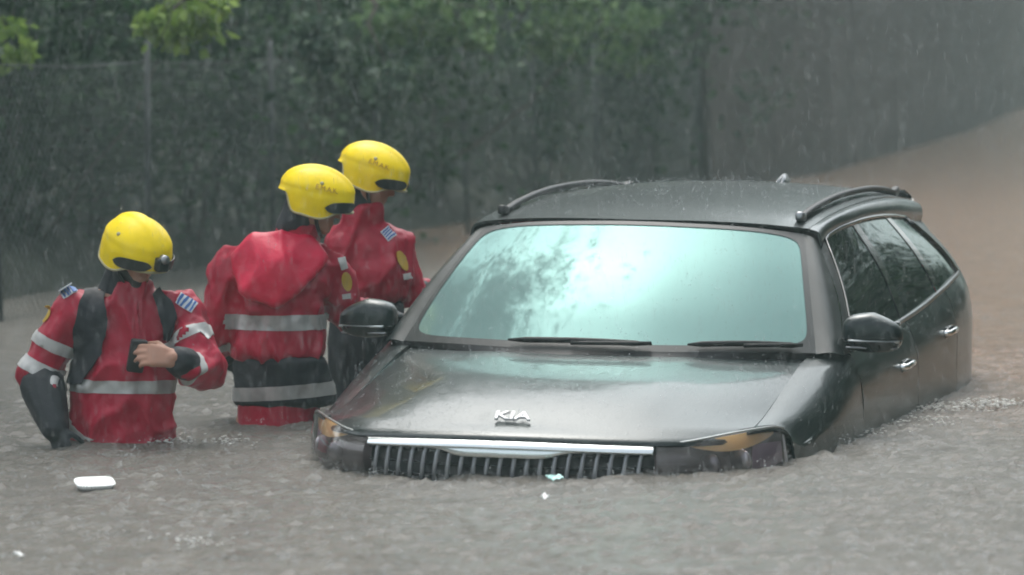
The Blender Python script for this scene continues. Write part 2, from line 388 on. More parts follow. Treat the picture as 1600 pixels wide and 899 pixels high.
# ------------------------------------------------------------------ retaining wall beyond the fence
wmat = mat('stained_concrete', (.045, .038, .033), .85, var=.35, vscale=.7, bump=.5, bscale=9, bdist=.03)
wx0, wy0 = WALL[0]
wall = empty('retaining_wall', (wx0, wy0, -.8)); tag(wall, 'tall rain streaked brown concrete wall receding behind the car', 'wall')
wp = along(WALL, 2.8)
PH = 4.6
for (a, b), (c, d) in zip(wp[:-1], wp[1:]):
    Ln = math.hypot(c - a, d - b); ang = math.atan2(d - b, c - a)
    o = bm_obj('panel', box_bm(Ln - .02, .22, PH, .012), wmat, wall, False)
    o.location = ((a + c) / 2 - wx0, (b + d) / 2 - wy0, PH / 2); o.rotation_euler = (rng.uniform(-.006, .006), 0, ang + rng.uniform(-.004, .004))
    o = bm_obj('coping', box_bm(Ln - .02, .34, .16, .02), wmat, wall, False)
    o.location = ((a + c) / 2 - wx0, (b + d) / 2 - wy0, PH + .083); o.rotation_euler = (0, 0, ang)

# ------------------------------------------------------------------ trees and shrubs
def leaves_mesh(C, N, size, droop=.4):
    """two-triangle folded leaves at centres C"""
    k = len(C); th = rng.uniform(0, 2 * np.pi, k); el = rng.normal(-droop, .5, k)
    d = np.stack([np.cos(th) * np.cos(el), np.sin(th) * np.cos(el), np.sin(el)], 1)
    r = rng.normal(size=(k, 3)); s = np.cross(d, r); s /= np.linalg.norm(s, axis=1)[:, None] + 1e-9; nn = np.cross(s, d)
    L = size * rng.uniform(.6, 1.35, k)[:, None]; w = L * rng.uniform(.28, .42, k)[:, None]
    a = C; b = C + d * L * .5 + s * w + nn * w * .3; c = C + d * L; e = C + d * L * .5 - s * w + nn * w * .3
    V = np.stack([a, b, c, e], 1).reshape(-1, 3); F = np.arange(4 * k).reshape(-1, 4)
    F = np.concatenate([F[:, [0, 1, 2]], F[:, [0, 2, 3]]])
    return np_mesh('leaves', V, F)
def clumps(cen, rad, ncl, nleaf, sq=1.):
    """leaf centres in uneven clumps through an ellipsoid"""
    out = []
    cs = rng.normal(size=(ncl, 3)); cs /= np.linalg.norm(cs, axis=1)[:, None]; cs *= rng.uniform(.25, 1, ncl)[:, None] ** .5
    for c in cs:
        k = int(nleaf / ncl * rng.uniform(.4, 1.7)); rr = rng.uniform(.10, .30)
        q = rng.normal(size=(k, 3)) * rr * np.array([1, 1, .7]); out.append((c + q) * rad + cen)
    return np.concatenate(out)
def branchy(bm_paths):
    bm = bmesh.new()
    for path, rad in bm_paths:
        t = tube(path, rad, 7); me = bpy.data.meshes.new('x'); t.to_mesh(me); t.free(); bm.from_mesh(me); bpy.data.meshes.remove(me)
    return bm
def wobble(a, b, n, w):
    a = Vector(a); b = Vector(b)
    return [a.lerp(b, i / n) + (Vector(rng.normal(size=3)) * w if 0 < i < n else Vector((0, 0, 0))) for i in range(n + 1)]
def tree(name, x, y, z0, h, crown_r, nleaf, leafm, size, label, group, lean=(0, 0), low=.4, rt=.16):
    t = empty(name, (x, y, z0)); tag(t, label, 'tree', group)
    top = Vector((lean[0], lean[1], h * .8)); pts = wobble((0, 0, 0), top, 7, .09)
    paths = [(pts, [rt * (1 - .11 * i) for i in range(8)])]
    cen = np.array([lean[0], lean[1], h * (1 + low) / 2]); rad = np.array([crown_r, crown_r, h * (1 - low) / 2])
    for i in range(9):
        s = pts[2 + i % 5]; q = Vector(rng.normal(size=3)); q.normalize()
        e = Vector(cen) + Vector(np.array(q) * rad * .75); paths.append((wobble(s, e, 4, .12), [rt * .42 * (1 - .2 * k) for k in range(5)]))
    bm_obj('trunk', branchy(paths), M['bark'], t)
    link('crown', leaves_mesh(clumps(cen, rad, 46, nleaf), None, size), leafm, t, False)
    return t
def shrub(x, y, z0, w, h, nleaf, leafm, size, label, group=None, ncl=30):
    t = empty('shrub', (x, y, z0)); tag(t, label, 'shrub', group)
    cen = np.array([0, 0, h * .55]); rad = np.array([w, w * .8, h * .5]); paths = []
    for i in range(7):
        q = rng.normal(size=3) * .5; paths.append((wobble((q[0] * .2, q[1] * .2, 0), (q[0] * w, q[1] * w * .8, h * rng.uniform(.5, .9)), 4, .05), [.022, .018, .014, .010, .006]))
    bm_obj('stem', branchy(paths), M['bark'], t)
    link('foliage', leaves_mesh(clumps(cen, rad, ncl, nleaf), None, size), leafm, t, False)
    return t

# trees on the bank: mostly their trunks and lowest boughs are in the picture, their crowns shade it
tree('bank_tree', -8.6, 29.0, .8, 9.5, 3.2, 9000, M['leaf'], .17, 'leaning tree on the bank beyond the shrubs at the left edge', 'trees on the bank', (.6, .2), .30)
tree('bank_tree', -7.2, 36.5, .8, 10., 3.6, 9000, M['leaf'], .17, 'thick trunked tree on the bank beyond the leftmost rescuer', 'trees on the bank', (.4, -.3), .26, .2)
tree('bank_tree', -6.2, 43.5, .7, 11., 4.2, 9000, M['leaf'], .18, 'dark tree on the bank behind the two rescuers by the car', 'trees on the bank', (.8, 0), .25, .2)
tree('bank_tree', -3.4, 50.0, .6, 10.5, 4.2, 9000, M['leaf'], .18, 'dark tree above the car roof where the fence meets the wall', 'trees on the bank', (.2, 0), .26, .2)
tree('bank_tree', 1.2, 58.0, 2.5, 12., 5.0, 8000, M['leaf'], .22, 'tree standing behind the near end of the concrete wall', 'trees on the bank', (0, 0), .2, .2)
for i, (x, y, lab) in enumerate([(-1.5, 53, 'tall tree above the bank, first one behind the wall'), (1.5, 64, 'tall tree above the bank, second one behind the wall'), (4.5, 74, 'tall tree above the bank, third one behind the wall'),
                                 (7.5, 88, 'tall tree above the bank, fourth one behind the wall'), (-6, 62, 'tall tree above the bank, behind the dark bushes'), (13, 121, 'unseen tree added to block sky glare at the far end of the road, nearest the wall'), (24, 142, 'unseen tree added to block sky glare at the far end of the road, in the middle'), (37, 152, 'unseen tree added to block sky glare at the far end of the road, farthest right'), (-9, 49, 'tall tree above the bank, over the fence')]):  # the far end trees are unseen, added to block pale sky reflections
    tree('tall_tree', x, y, 2.6, 18.5, 5.6, 9000, M['leaf'], .42, lab, 'tall trees on the bank', (0, 0), .12, .3)
tree('bank_tree', 5.0, 80.0, 2.8, 13., 6.0, 8000, M['leaf'], .26, 'tree standing behind the far end of the concrete wall', 'trees on the bank', (0, 0), .2, .2)
tree('roadside_tree', -8.0, 20.5, .3, 10., 3.7, 9000, M['leaf'], .26, 'spreading tree leaning over the road at the left of the rescuers', 'trees on the bank', (2.2, .8), .38, .22)
for i, (x, y, zz) in enumerate([(9.6, 14, 1.2), (11.2, 22, 1.2), (12.6, 29, 1.2), (14.6, 37, 1.2), (17., 46, 1.2)]):
    tree('roadside_tree', x, y, zz, 10.5, 4.2, 6000, M['leaf'], .28, 'tree on the bank across the road, outside the picture', 'trees across the road', (0, 0), .1)

# shrubs behind the fence, by the place each takes in the picture
SH = [(-20, 27.0, 1.5, 2.6, 'leaf', 'dense dark shrub behind the fence at the left edge'),
      (110, 27.8, 1.3, 2.3, 'leaf', 'dark shrub behind the fence to the left of the leftmost helmet'),
      (250, 28.6, 1.4, 2.7, 'leaf', 'dark shrub directly above the leftmost rescuer'),
      (390, 29.6, 1.3, 2.4, 'leaf_grey', 'grey green shrub above the bent middle rescuer'),
      (520, 31.0, 1.3, 2.5, 'leaf', 'dark shrub just behind the rearmost helmet'),
      (650, 33.5, 1.5, 2.6, 'leaf', 'dark shrub to the right of the rearmost helmet'),
      (790, 36.5, 1.6, 2.7, 'leaf', 'dark shrub above the left roof rail'),
      (930, 40.0, 1.7, 2.7, 'leaf', 'dark shrub above the middle of the car roof'),
      (1050, 44.5, 1.7, 2.6, 'leaf_grey', 'hazy shrub where the fence ends')]
for px, Y, w, h, m_, lab in SH:
    q = at(px, 400, Y); shrub(q.x - .55, Y + .75, .1, w, h, 5200, M[m_], .085, lab)
# hanging boughs; light caught by the bright ones is put into leaf colour
def bough(px, py, Y, w, h, k, m_, size, label, src):
    q = at(px, py, Y); t = empty('bough', q); tag(t, label, 'bough')
    bm_obj('twig', branchy([(wobble((0, 0, h * .3), (src[0], src[1], src[2]), 5, .06), [.008, .012, .016, .022, .028, .034])] +
           [(wobble((0, 0, h * .3), rng.normal(size=3) * np.array([w, w, h]) * .6, 3, .02), [.007, .006, .005, .004]) for _ in range(6)]), M['bark'], t)
    link('leaves', leaves_mesh(clumps(np.zeros(3), np.array([w, w * .8, h]), 14, k), None, size, .6), M[m_], t, False)
bough(290, 14, 25.0, .25, .20, 620, 'leaf_lit', .085, 'bright yellow green leaves hanging at the top left', (-.8, .8, 1.5))
bough(500, 60, 27.4, .17, .15, 240, 'leaf_grey', .10, 'pale drooping leaves between the helmets and the top edge', (-.5, 1.2, 1.5))
bough(12, 60, 25.0, .16, .16, 140, 'leaf_lit', .08, 'small yellow green spray of leaves at the left edge', (-.6, .8, 1.4))
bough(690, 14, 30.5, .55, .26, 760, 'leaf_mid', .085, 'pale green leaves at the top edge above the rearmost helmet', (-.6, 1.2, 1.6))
bough(612, 122, 28.6, .16, .10, 170, 'leaf_grey', .09, 'small pale tuft of leaves just above the rearmost helmet', (-.4, 1., 1.4))
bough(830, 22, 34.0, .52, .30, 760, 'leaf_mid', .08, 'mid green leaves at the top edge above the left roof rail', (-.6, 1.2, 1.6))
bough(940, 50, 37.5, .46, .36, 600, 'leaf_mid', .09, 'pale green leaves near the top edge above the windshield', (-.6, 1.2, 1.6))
for i in range(15):
    y = 11 + 2.6 * i; x = 4.4 + (y - 5) * .204 if y < 30 else 9.5 + (y - 30) * .234
    shrub(x + 1.3, y, .3, 1.7, 3.2 + .5 * math.sin(i * 2.3), 2200, M['leaf'], .20, 'shrub on the bank across the road, outside the picture', 'shrubs across the road', 24)

# ------------------------------------------------------------------ the car (x forward from the bumper, y to its left, z up from its wheels)
car = empty('car'); tag(car, 'dark grey sport utility vehicle half sunk in flood water', 'car')
car.matrix_world = Matrix(((-0.257635, 0.965970, 0.022943, -0.088523), (-0.966011, -0.256981, -0.027975, 14.545250),
                           (-0.021127, -0.029371, 0.999345, -0.817836), (0, 0, 0, 1)))
CARM = car.matrix_world.copy()
W = sp([.5, .8, 1.2, 1.8, 2.6, 3.4, 4.0, 4.35, 4.6, 4.72], [.80, .875, .918, .94, .948, .955, .950, .930, .875, .78])
zbelt = sp([1.5, 2.0, 2.6, 3.2, 3.8, 4.3, 4.7], [1.105, 1.118, 1.13, 1.15, 1.185, 1.215, 1.22])
ztop = sp([1.62, 1.9, 2.2, 2.5, 2.8, 3.3, 3.8, 4.1, 4.4, 4.6], [1.13, 1.300, 1.462, 1.505, 1.516, 1.510, 1.482, 1.455, 1.425, 1.41])
ytop = sp([1.62, 1.9, 2.2, 2.8, 3.4, 4.0, 4.6], [.80, .738, .684, .690, .695, .692, .675])
def side_pt(s, z, sg=1):
    zb = float(zbelt(s)); w = float(W(s))
    f = sp([.25, .45, .70, .85, zb - .15, zb - .06, zb], [w - .06, w - .018, w, w - .002, w - .006, w - .028, w - .058])
    return (-s, sg * float(f(z)), z)
def green_pt(s_b, s_t, v, sg=1):
    """greenhouse side between belt (v=0) and drip line (v=1)"""
    b = np.array([-s_b, float(W(s_b)) - .062, float(zbelt(s_b))]); t = np.array([-s_t, float(ytop(s_t)), float(ztop(s_t))])
    q = b * (1 - v) + t * v; q[1] += .022 * math.sin(math.pi * v) 
    q[1] *= sg; return q
def side_panel(name, s0, s1, sg, m, z0=.26):
    g = []
    for s in np.linspace(s0, s1, 18):
        zb = float(zbelt(s)); g.append([side_pt(s, z, sg) for z in np.concatenate([np.linspace(z0, zb - .2, 8), np.linspace(zb - .17, zb, 9)])])
    g = np.array(g);  g = g if sg > 0 else g[::-1]
    return grid_obj(name, g[:, ::-1], m, car, .012)
def green_panel(name, b0, b1, t0, t1, sg, m, off=0., v0=0., v1=1., thick=0):
    g = []
    for u in np.linspace(0, 1, 12):
        g.append([green_pt(b0 + (b1 - b0) * u, t0 + (t1 - t0) * u, v, sg) + np.array([0, sg * off, off * .4]) for v in np.linspace(v0, v1, 10)])
    g = np.array(g); g = g if sg > 0 else g[::-1]
    return grid_obj(name, g[:, ::-1], m, car, thick)

# hood ---------------------------------------------------------------
plan = sp([0, .25, .40, .52, .62, .70, .76], [0, .022, .062, .12, .21, .315, .42])      # how far the nose sweeps back
YH = .755
def hood_pt(u, y):
    ay = abs(y); sf = .10 + float(plan(ay)); sr = 1.22 + .36 * (ay / YH) ** 2.2
    lip = [(-.006, -.012), (-.002, -.003), (.010, .005), (.034, .0135), (.066, .0225)]
    zc = sp([0, .18, .42, .70, 1], [.980, 1.034, 1.080, 1.106, 1.122])
    ze = sp([0, .18, .42, .70, 1], [.950, .972, 1.014, 1.060, 1.100])
    if u < 0:                                          # rounded leading lip
        k = int(-u) - 1; ds, dz = lip[k]; s = sf + ds; z0 = float(zc(0)) * (1 - (ay / YH) ** 2) + float(ze(0)) * (ay / YH) ** 2; z = z0 - .028 + dz
        return (-s, y, z)
    s = sf + .09 + (sr - sf - .09) * u; w = (ay / YH) ** 2.8
    z = float(zc(u)) * (1 - w) + float(ze(u)) * w
    dome = 1 / (1 + math.exp((ay - (.46 - .03 * u)) / .022)); z += .010 * (dome - .5) * min(1, u * 4) * (1 - .4 * u)
    return (-s, y, z)
ys = np.concatenate([np.linspace(-YH, -.55, 8), np.linspace(-.52, -.36, 9), np.linspace(-.3, .3, 9), np.linspace(.36, .52, 9), np.linspace(.55, YH, 8)])
us = [-1, -2, -3, -4, -5] + list(np.linspace(.0, 1, 26))
H_ = np.array([[hood_pt(u, y) for y in ys] for u in us])
grid_obj('hood', H_[:, ::-1], M['paint'], car, .012)
hl_ = np.array([[np.array(hood_pt(-1, y)) + np.array(d) for y in np.linspace(-.50, .50, 49)] for d in ((-.004, 0, -.004), (.004, 0, -.002), (.012, 0, -.008), (.024, 0, -.021), (.024, 0, -.026), (.008, 0, -.030))])
grid_obj('hood_edge_trim', hl_, M['bright_trim'], car)
hood_edge = {sg: H_[5:, -1 if sg > 0 else 0] for sg in (1, -1)}

# front fenders ---------------------------------------------------------
for sg in (1, -1):
    fr = [(.50, .757, .950), (.58, .80, .952), (.665, .838, .948), (.715, .862, .925), (.75, .875, .86), (.76, .885, .70), (.76, .87, .28)]
    re = [(1.60, .757, 1.108), (1.69, .82, 1.108), (1.748, side_pt(1.75, 1.10)[1], 1.10)] + [(1.75, side_pt(1.75, z)[1], z) for z in (1.02, .88, .70, .28)]
    rows = []
    he = hood_edge[sg]; jj = np.argsort(-he[:, 0])
    for t in (0, .12, .28, .45, .62, .8, .92, 1):
        row = []
        for k, (a, b) in enumerate(zip(fr, re)):
            q = np.array(a) * (1 - t) + np.array(b) * t
            z0 = float(np.interp(q[0], -he[jj, 0], he[jj, 2])); e = t ** 5
            zf = q[2] if k > 3 else z0 - (.001, .016, .050, .105)[k]
            if t == 0 and k < 4: zf = a[2]
            q[2] = zf * (1 - e) + b[2] * e if k < 4 and t > 0 else q[2]
            q[1] += (0, .002, .010, .018, .020, .016, .006)[k] * math.sin(math.pi * t)
            row.append((-q[0], sg * q[1], q[2]))
        rows.append(row)
    rows = np.array(rows)
    g = patch(rows, 5, 5); g = g if sg > 0 else g[::-1]
    grid_obj('fender', g, M['paint'], car, .01)

# nose: bumper, grille, headlamps --------------------------------------
def nose_s(y): return float(plan(abs(y))) if abs(y) <= .76 else .42 + (abs(y) - .76) * 3.2
def nose_pt(y, z):
    ds = sp([.25, .45, .62, .75, .86, .95], [.10, .02, .03, .06, .085, .095])
    return (-(nose_s(y) + float(ds(z))), y, z)
yn = np.linspace(-.872, .872, 61)
grid_obj('front_bumper', np.array([[nose_pt(y, z) for y in yn] for z in np.linspace(.26, .745, 10)]), M['paint'], car, .01)
gr = empty('grille', (0, 0, 0), car)
yg = np.linspace(-.50, .50, 57)
def nose_off(y, z, o):
    a = np.array(nose_pt(y, z)); return a + np.array([o, 0, 0])
grid_obj('grille_back', np.array([[nose_off(y, z, -.045) for y in yg] for z in np.linspace(.78, .945, 6)]), M['black_trim'], gr)
def drop(y):                                           # the top bar thickens towards the emblem
    return .014 + .024 / (1 + math.exp((abs(y) - .19) / .018))
top = np.array([[nose_off(y, .932 - .010 * (abs(y) / .5) ** 2, -.012) for y in yg], [nose_off(y, .930 - .010 * (abs(y) / .5) ** 2, -.004) for y in yg],
                [nose_off(y, .926 - .010 * (abs(y) / .5) ** 2 - drop(y), -.004 + drop(y) * 1.0) for y in yg], [nose_off(y, .920 - .010 * (abs(y) / .5) ** 2 - drop(y), -.006 + drop(y) * .6) for y in yg]])
grid_obj('chrome_top_bar', top[::-1], M['bright_trim'], gr)
sl_path = lambda y: [nose_off(y + .006, .925 - drop(y), -.004), nose_off(y, .885, .004), nose_off(y - .006, .84, .002), nose_off(y - .010, .79, -.012)]
for k in range(-10, 11):
    y = k * .0462; bm_obj('slat', tube(sl_path(y), (.0058, .008), 8), M['slat'], gr)
for zz in (.893, .852, .812):
    bm_obj('cross_bar', tube([nose_off(y, zz, -.016) for y in yg[::4]], .0045, 6), M['gloss_black'], gr)
for sg in (1, -1):
    hl = empty('headlight', (0, 0, 0), car)
    topc = [(-.215, .505, .926), (-.315, .615, .938), (-.42, .695, .949), (-.53, .765, .956), (-.645, .822, .956), (-.70, .846, .945)]
    botc = [(-.190, .505, .80), (-.275, .63, .79), (-.36, .705, .785), (-.47, .775, .785), (-.60, .832, .79), (-.715, .868, .80)]
    def hp(u, v, o=0.):
        a = cr1(topc, 6); b = cr1(botc, 6); i = u * 30; k = min(int(i), 29); t = i - k
        A = a[k] * (1 - t) + a[k + 1] * t; B = b[k] * (1 - t) + b[k + 1] * t; q = A * (1 - v) + B * v
        q = q + np.array([1, .35, 0]) * (.030 * math.sin(math.pi * v) * (1 - .5 * u) + o); q[1] *= sg; return q
    uu = np.linspace(0, 1, 24)
    def hg(name, u0, u1, v0, v1, o, m, vtop=None):
        g = np.array([[hp(u, (v0(u) if callable(v0) else v0) * (1 - t) + (v1(u) if callable(v1) else v1) * t, o) for t in np.linspace(0, 1, 7)] for u in np.linspace(u0, u1, 24)])
        return grid_obj(name, g if sg < 0 else g[::-1], m, hl)
    hg('lamp_housing', 0, 1, 0, 1, -.05, mat('lamp_housing', (.11, .088, .086), .4, .2))
    hg('indicator', .16, .80, .05, lambda u: .05 + .30 * math.sin(math.pi * min(1, (u - .14) / .70)) ** .7, -.012, M['amber'])
    hg('reflector', .62, .93, .32, .95, -.035, M['lamp_pink'])
    hg('marker_strip', .945, .985, .16, .92, -.012, M['plain_white'])
    for uc, rr in ((.30, .042), (.52, .048)):
        c = Vector(hp(uc, .60, -.045)); bm = bmesh.new(); bmesh.ops.create_uvsphere(bm, u_segments=16, v_segments=10, radius=rr)
        bmesh.ops.scale(bm, vec=(.6, 1, 1), verts=bm.verts); o = bm_obj('projector', bm, M['reflector'], hl); o.location = c
    hg('lens', 0, 1, 0, 1, 0., M['lens'])
    bm_obj('lens_trim', tube([hp(u, 0, .003) for u in np.linspace(0, 1, 16)], .004, 6), M['satin_chrome'], hl)

# emblem on the nose of the hood
em = empty('emblem', (0, 0, 0), car)
p0 = Vector(hood_pt(.012, 0)); p1 = Vector(hood_pt(.075, 0)); up_ = (p1 - p0).normalized(); nr = Vector((0, 1, 0)).cross(up_).normalized()
fm = Matrix((( 0, up_.x, nr.x, 0), (1, up_.y, nr.y, 0), (0, up_.z, nr.z, 0), (0, 0, 0, 1)))
ctr = (p0 + p1) / 2 + nr * .014
o = link('lettering', text_mesh('KIA', .056, .004, .0012), M['plain_white'], em, False); o.matrix_local = Matrix.Translation(ctr) @ fm @ Matrix.Rotation(.28, 4, 'X') @ Matrix.Diagonal((1.45, 1, 1, 1))  # white colour stands in for bright sky mirrored by chrome letters

# cowl, windshield, wipers ----------------------------------------------
base = [(-1.60, -.785, 1.117), (-1.42, -.55, 1.130), (-1.30, -.25, 1.134), (-1.275, 0, 1.135), (-1.30, .25, 1.134), (-1.42, .55, 1.130), (-1.60, .785, 1.117)]
topw = [(-2.175, -.625, 1.515), (-2.07, -.42, 1.543), (-2.015, -.2, 1.556), (-2.0, 0, 1.560), (-2.015, .2, 1.556), (-2.07, .42, 1.543), (-2.175, .625, 1.515)]
ctrl = []
for v in (0, .33, .66, 1):
    ctrl.append([np.array(a) * (1 - v) + np.array(b) * v + np.array([.012, 0, .022]) * math.sin(math.pi * v) for a, b in zip(base, topw)])
ws = patch(np.array(ctrl), 8, 6)
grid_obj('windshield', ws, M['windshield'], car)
# black printed border inside the pane
def ws_at(u, v):
    r, c, _ = ws.shape; a = v * (r - 1); b = u * (c - 1); i = min(int(a), r - 2); j = min(int(b), c - 2); s, t = a - i, b - j
    return ws[i, j] * (1 - s) * (1 - t) + ws[i + 1, j] * s * (1 - t) + ws[i, j + 1] * (1 - s) * t + ws[i + 1, j + 1] * s * t
wsn = np.array([.62, 0, .78])
fb = mat('black_border', (.02, .024, .024), .5)
def strip(name, u0, u1, v0, v1, off, m, par):
    g = np.array([[ws_at(u, v) + wsn * off for u in np.linspace(u0, u1, 30)] for v in np.linspace(v0, v1, 8)]); return grid_obj(name, g, m, par)
ring = []
for a in np.linspace(0, 2 * math.pi, 241):
    ca, sa = math.cos(a), math.sin(a); k1 = 1 / max(abs(ca), abs(sa)); k2 = 1 / (abs(ca) ** 12 + abs(sa) ** 12) ** (1 / 12)
    row = []
    for t in np.linspace(0, 1, 6):
        uo, vo = .5 + .5 * ca * k1, .5 + .5 * sa * k1; ui, vi = .5 + .485 * ca * k2, .508 + .460 * sa * k2
        row.append(ws_at(uo * (1 - t) + ui * t, vo * (1 - t) + vi * t) + wsn * .003)
    ring.append(row)
grid_obj('border', np.array(ring), fb, car)
strip('sensor_patch', .44, .56, .80, .945, -.010, mat('sensor_grey', (.16, .17, .17), .6), car)
cow = []
for y in np.linspace(-.77, .77, 41):
    a = np.array(hood_pt(1, y)); 
    yy = (y / .77 + 1) / 2; b = ws_at(yy, 0.0)
    cow.append([a + np.array([-.012, 0, -.012]), (a + b) / 2 + np.array([0, 0, -.012]), b + np.array([.004, 0, .004])])
grid_obj('cowl', np.array(cow), M['black_trim'], car)
wi = 0
for u0, u1, bend in ((.30, .66, .012), (.73, .97, .010)):
    wp_ = empty('wiper', (0, 0, 0), car)
    path = [ws_at(u0 + (u1 - u0) * t, .018 + bend * math.sin(math.pi * t) + .01) + wsn * .022 for t in np.linspace(0, 1, 10)]
    bm_obj('blade', tube(path, [(.004, .004)] + [(.011, .012)] * 8 + [(.004, .004)], 6), M['wiper'], wp_)
    bm_obj('arm', tube([ws_at(u0 + (u1 - u0) * t, -.0 + .02 * t) + wsn * (.032) for t in np.linspace(.45, 1.0, 6)], .008, 6), M['wiper'], wp_)

# roof, rails, fin ----------------------------------------------------------
zr = sp([2.0, 2.2, 2.5, 2.9, 3.4, 3.9, 4.3, 4.6], [1.566, 1.590, 1.613, 1.628, 1.628, 1.612, 1.585, 1.555])
rows = []
for u in np.linspace(0, 1, 9):
    row = []
    for y in np.linspace(-1, 1, 11):
        yw = .640 + .012 * math.sin(math.pi * u); s0 = 2.012 + .172 * abs(y) ** 1.8; s1 = 4.60 - .06 * abs(y) ** 2
        s = s0 + (s1 - s0) * u; drp = .052 * abs(y) ** 2.4
        row.append((-s, y * yw, float(zr(s)) - drp))
    rows.append(row)
roof = patch(np.array(rows), 5, 4)
grid_obj('roof', roof[:, :, :], M['paint'], car, .012)
def roof_z(s, y): return float(zr(s)) - .052 * (abs(y) / .648) ** 2.4
for sg in (1, -1):
    # strip between the roof and the tops of the doors
    g = []
    for s in np.linspace(2.19, 4.54, 30):
        a = np.array([-s, .640 * sg, float(zr(s)) - .054]); b = np.array([-s, float(ytop(s)) * sg, float(ztop(s))])
        g.append([a, a * .62 + b * .38 + np.array([0, .020 * sg, .016]), a * .25 + b * .75 + np.array([0, .016 * sg, .010]), b])
    g = np.array(g); grid_obj('roof_side', cr1(g.swapaxes(0, 1), 4).swapaxes(0, 1) if sg < 0 else cr1(g.swapaxes(0, 1), 4).swapaxes(0, 1)[::-1], M['paint'], car, .01)
    rl = empty('roof_rail', (0, 0, 0), car)
    pth = []; 
    for t in np.linspace(0, 1, 26):
        s = 2.30 + 2.10 * t; lift = .018 * min(1, (math.sin(math.pi * t)) ** .45 * 1.05)
        pth.append((-s, sg * (.585 + .01 * math.sin(math.pi * t)), roof_z(s, .59) + .006 + lift))
    bm_obj('rail_bar', tube(pth, (.016, .013), 8), M['black_trim'], rl)
    for s, ln in ((2.30, .075), (4.38, .09)):
        b = box_bm(ln, .034, .036, .012); o = bm_obj('rail_foot', b, M['dull_metal'] if s < 3 and sg > 0 else M['black_trim'], rl); o.location = (-s, sg * .587, roof_z(s, .59) + .016)
        o.rotation_euler = (0, -.12 if s < 3 else .12, 0)
bm = bmesh.new(); vb = [bm.verts.new(v) for v in ((-4.15, -.022, 0), (-4.15, .022, 0), (-4.36, .028, 0), (-4.36, -.028, 0), (-4.30, -.006, .062), (-4.30, .006, .062), (-4.35, .006, .060), (-4.35, -.006, .060))]
for f in ((0, 1, 5, 4), (1, 2, 6, 5), (2, 3, 7, 6), (3, 0, 4, 7), (4, 5, 6, 7), (0, 3, 2, 1)): bm.faces.new([vb[i] for i in f])
bmesh.ops.bevel(bm, geom=bm.edges[:], offset=.006, segments=2, affect='EDGES')
bmesh.ops.scale(bm, vec=(1, .8, .65), verts=bm.verts); bmesh.ops.translate(bm, vec=(0, .12, roof_z(4.25, .1) - .004), verts=bm.verts); bm_obj('roof_fin', bm, M['dull_metal'], car)

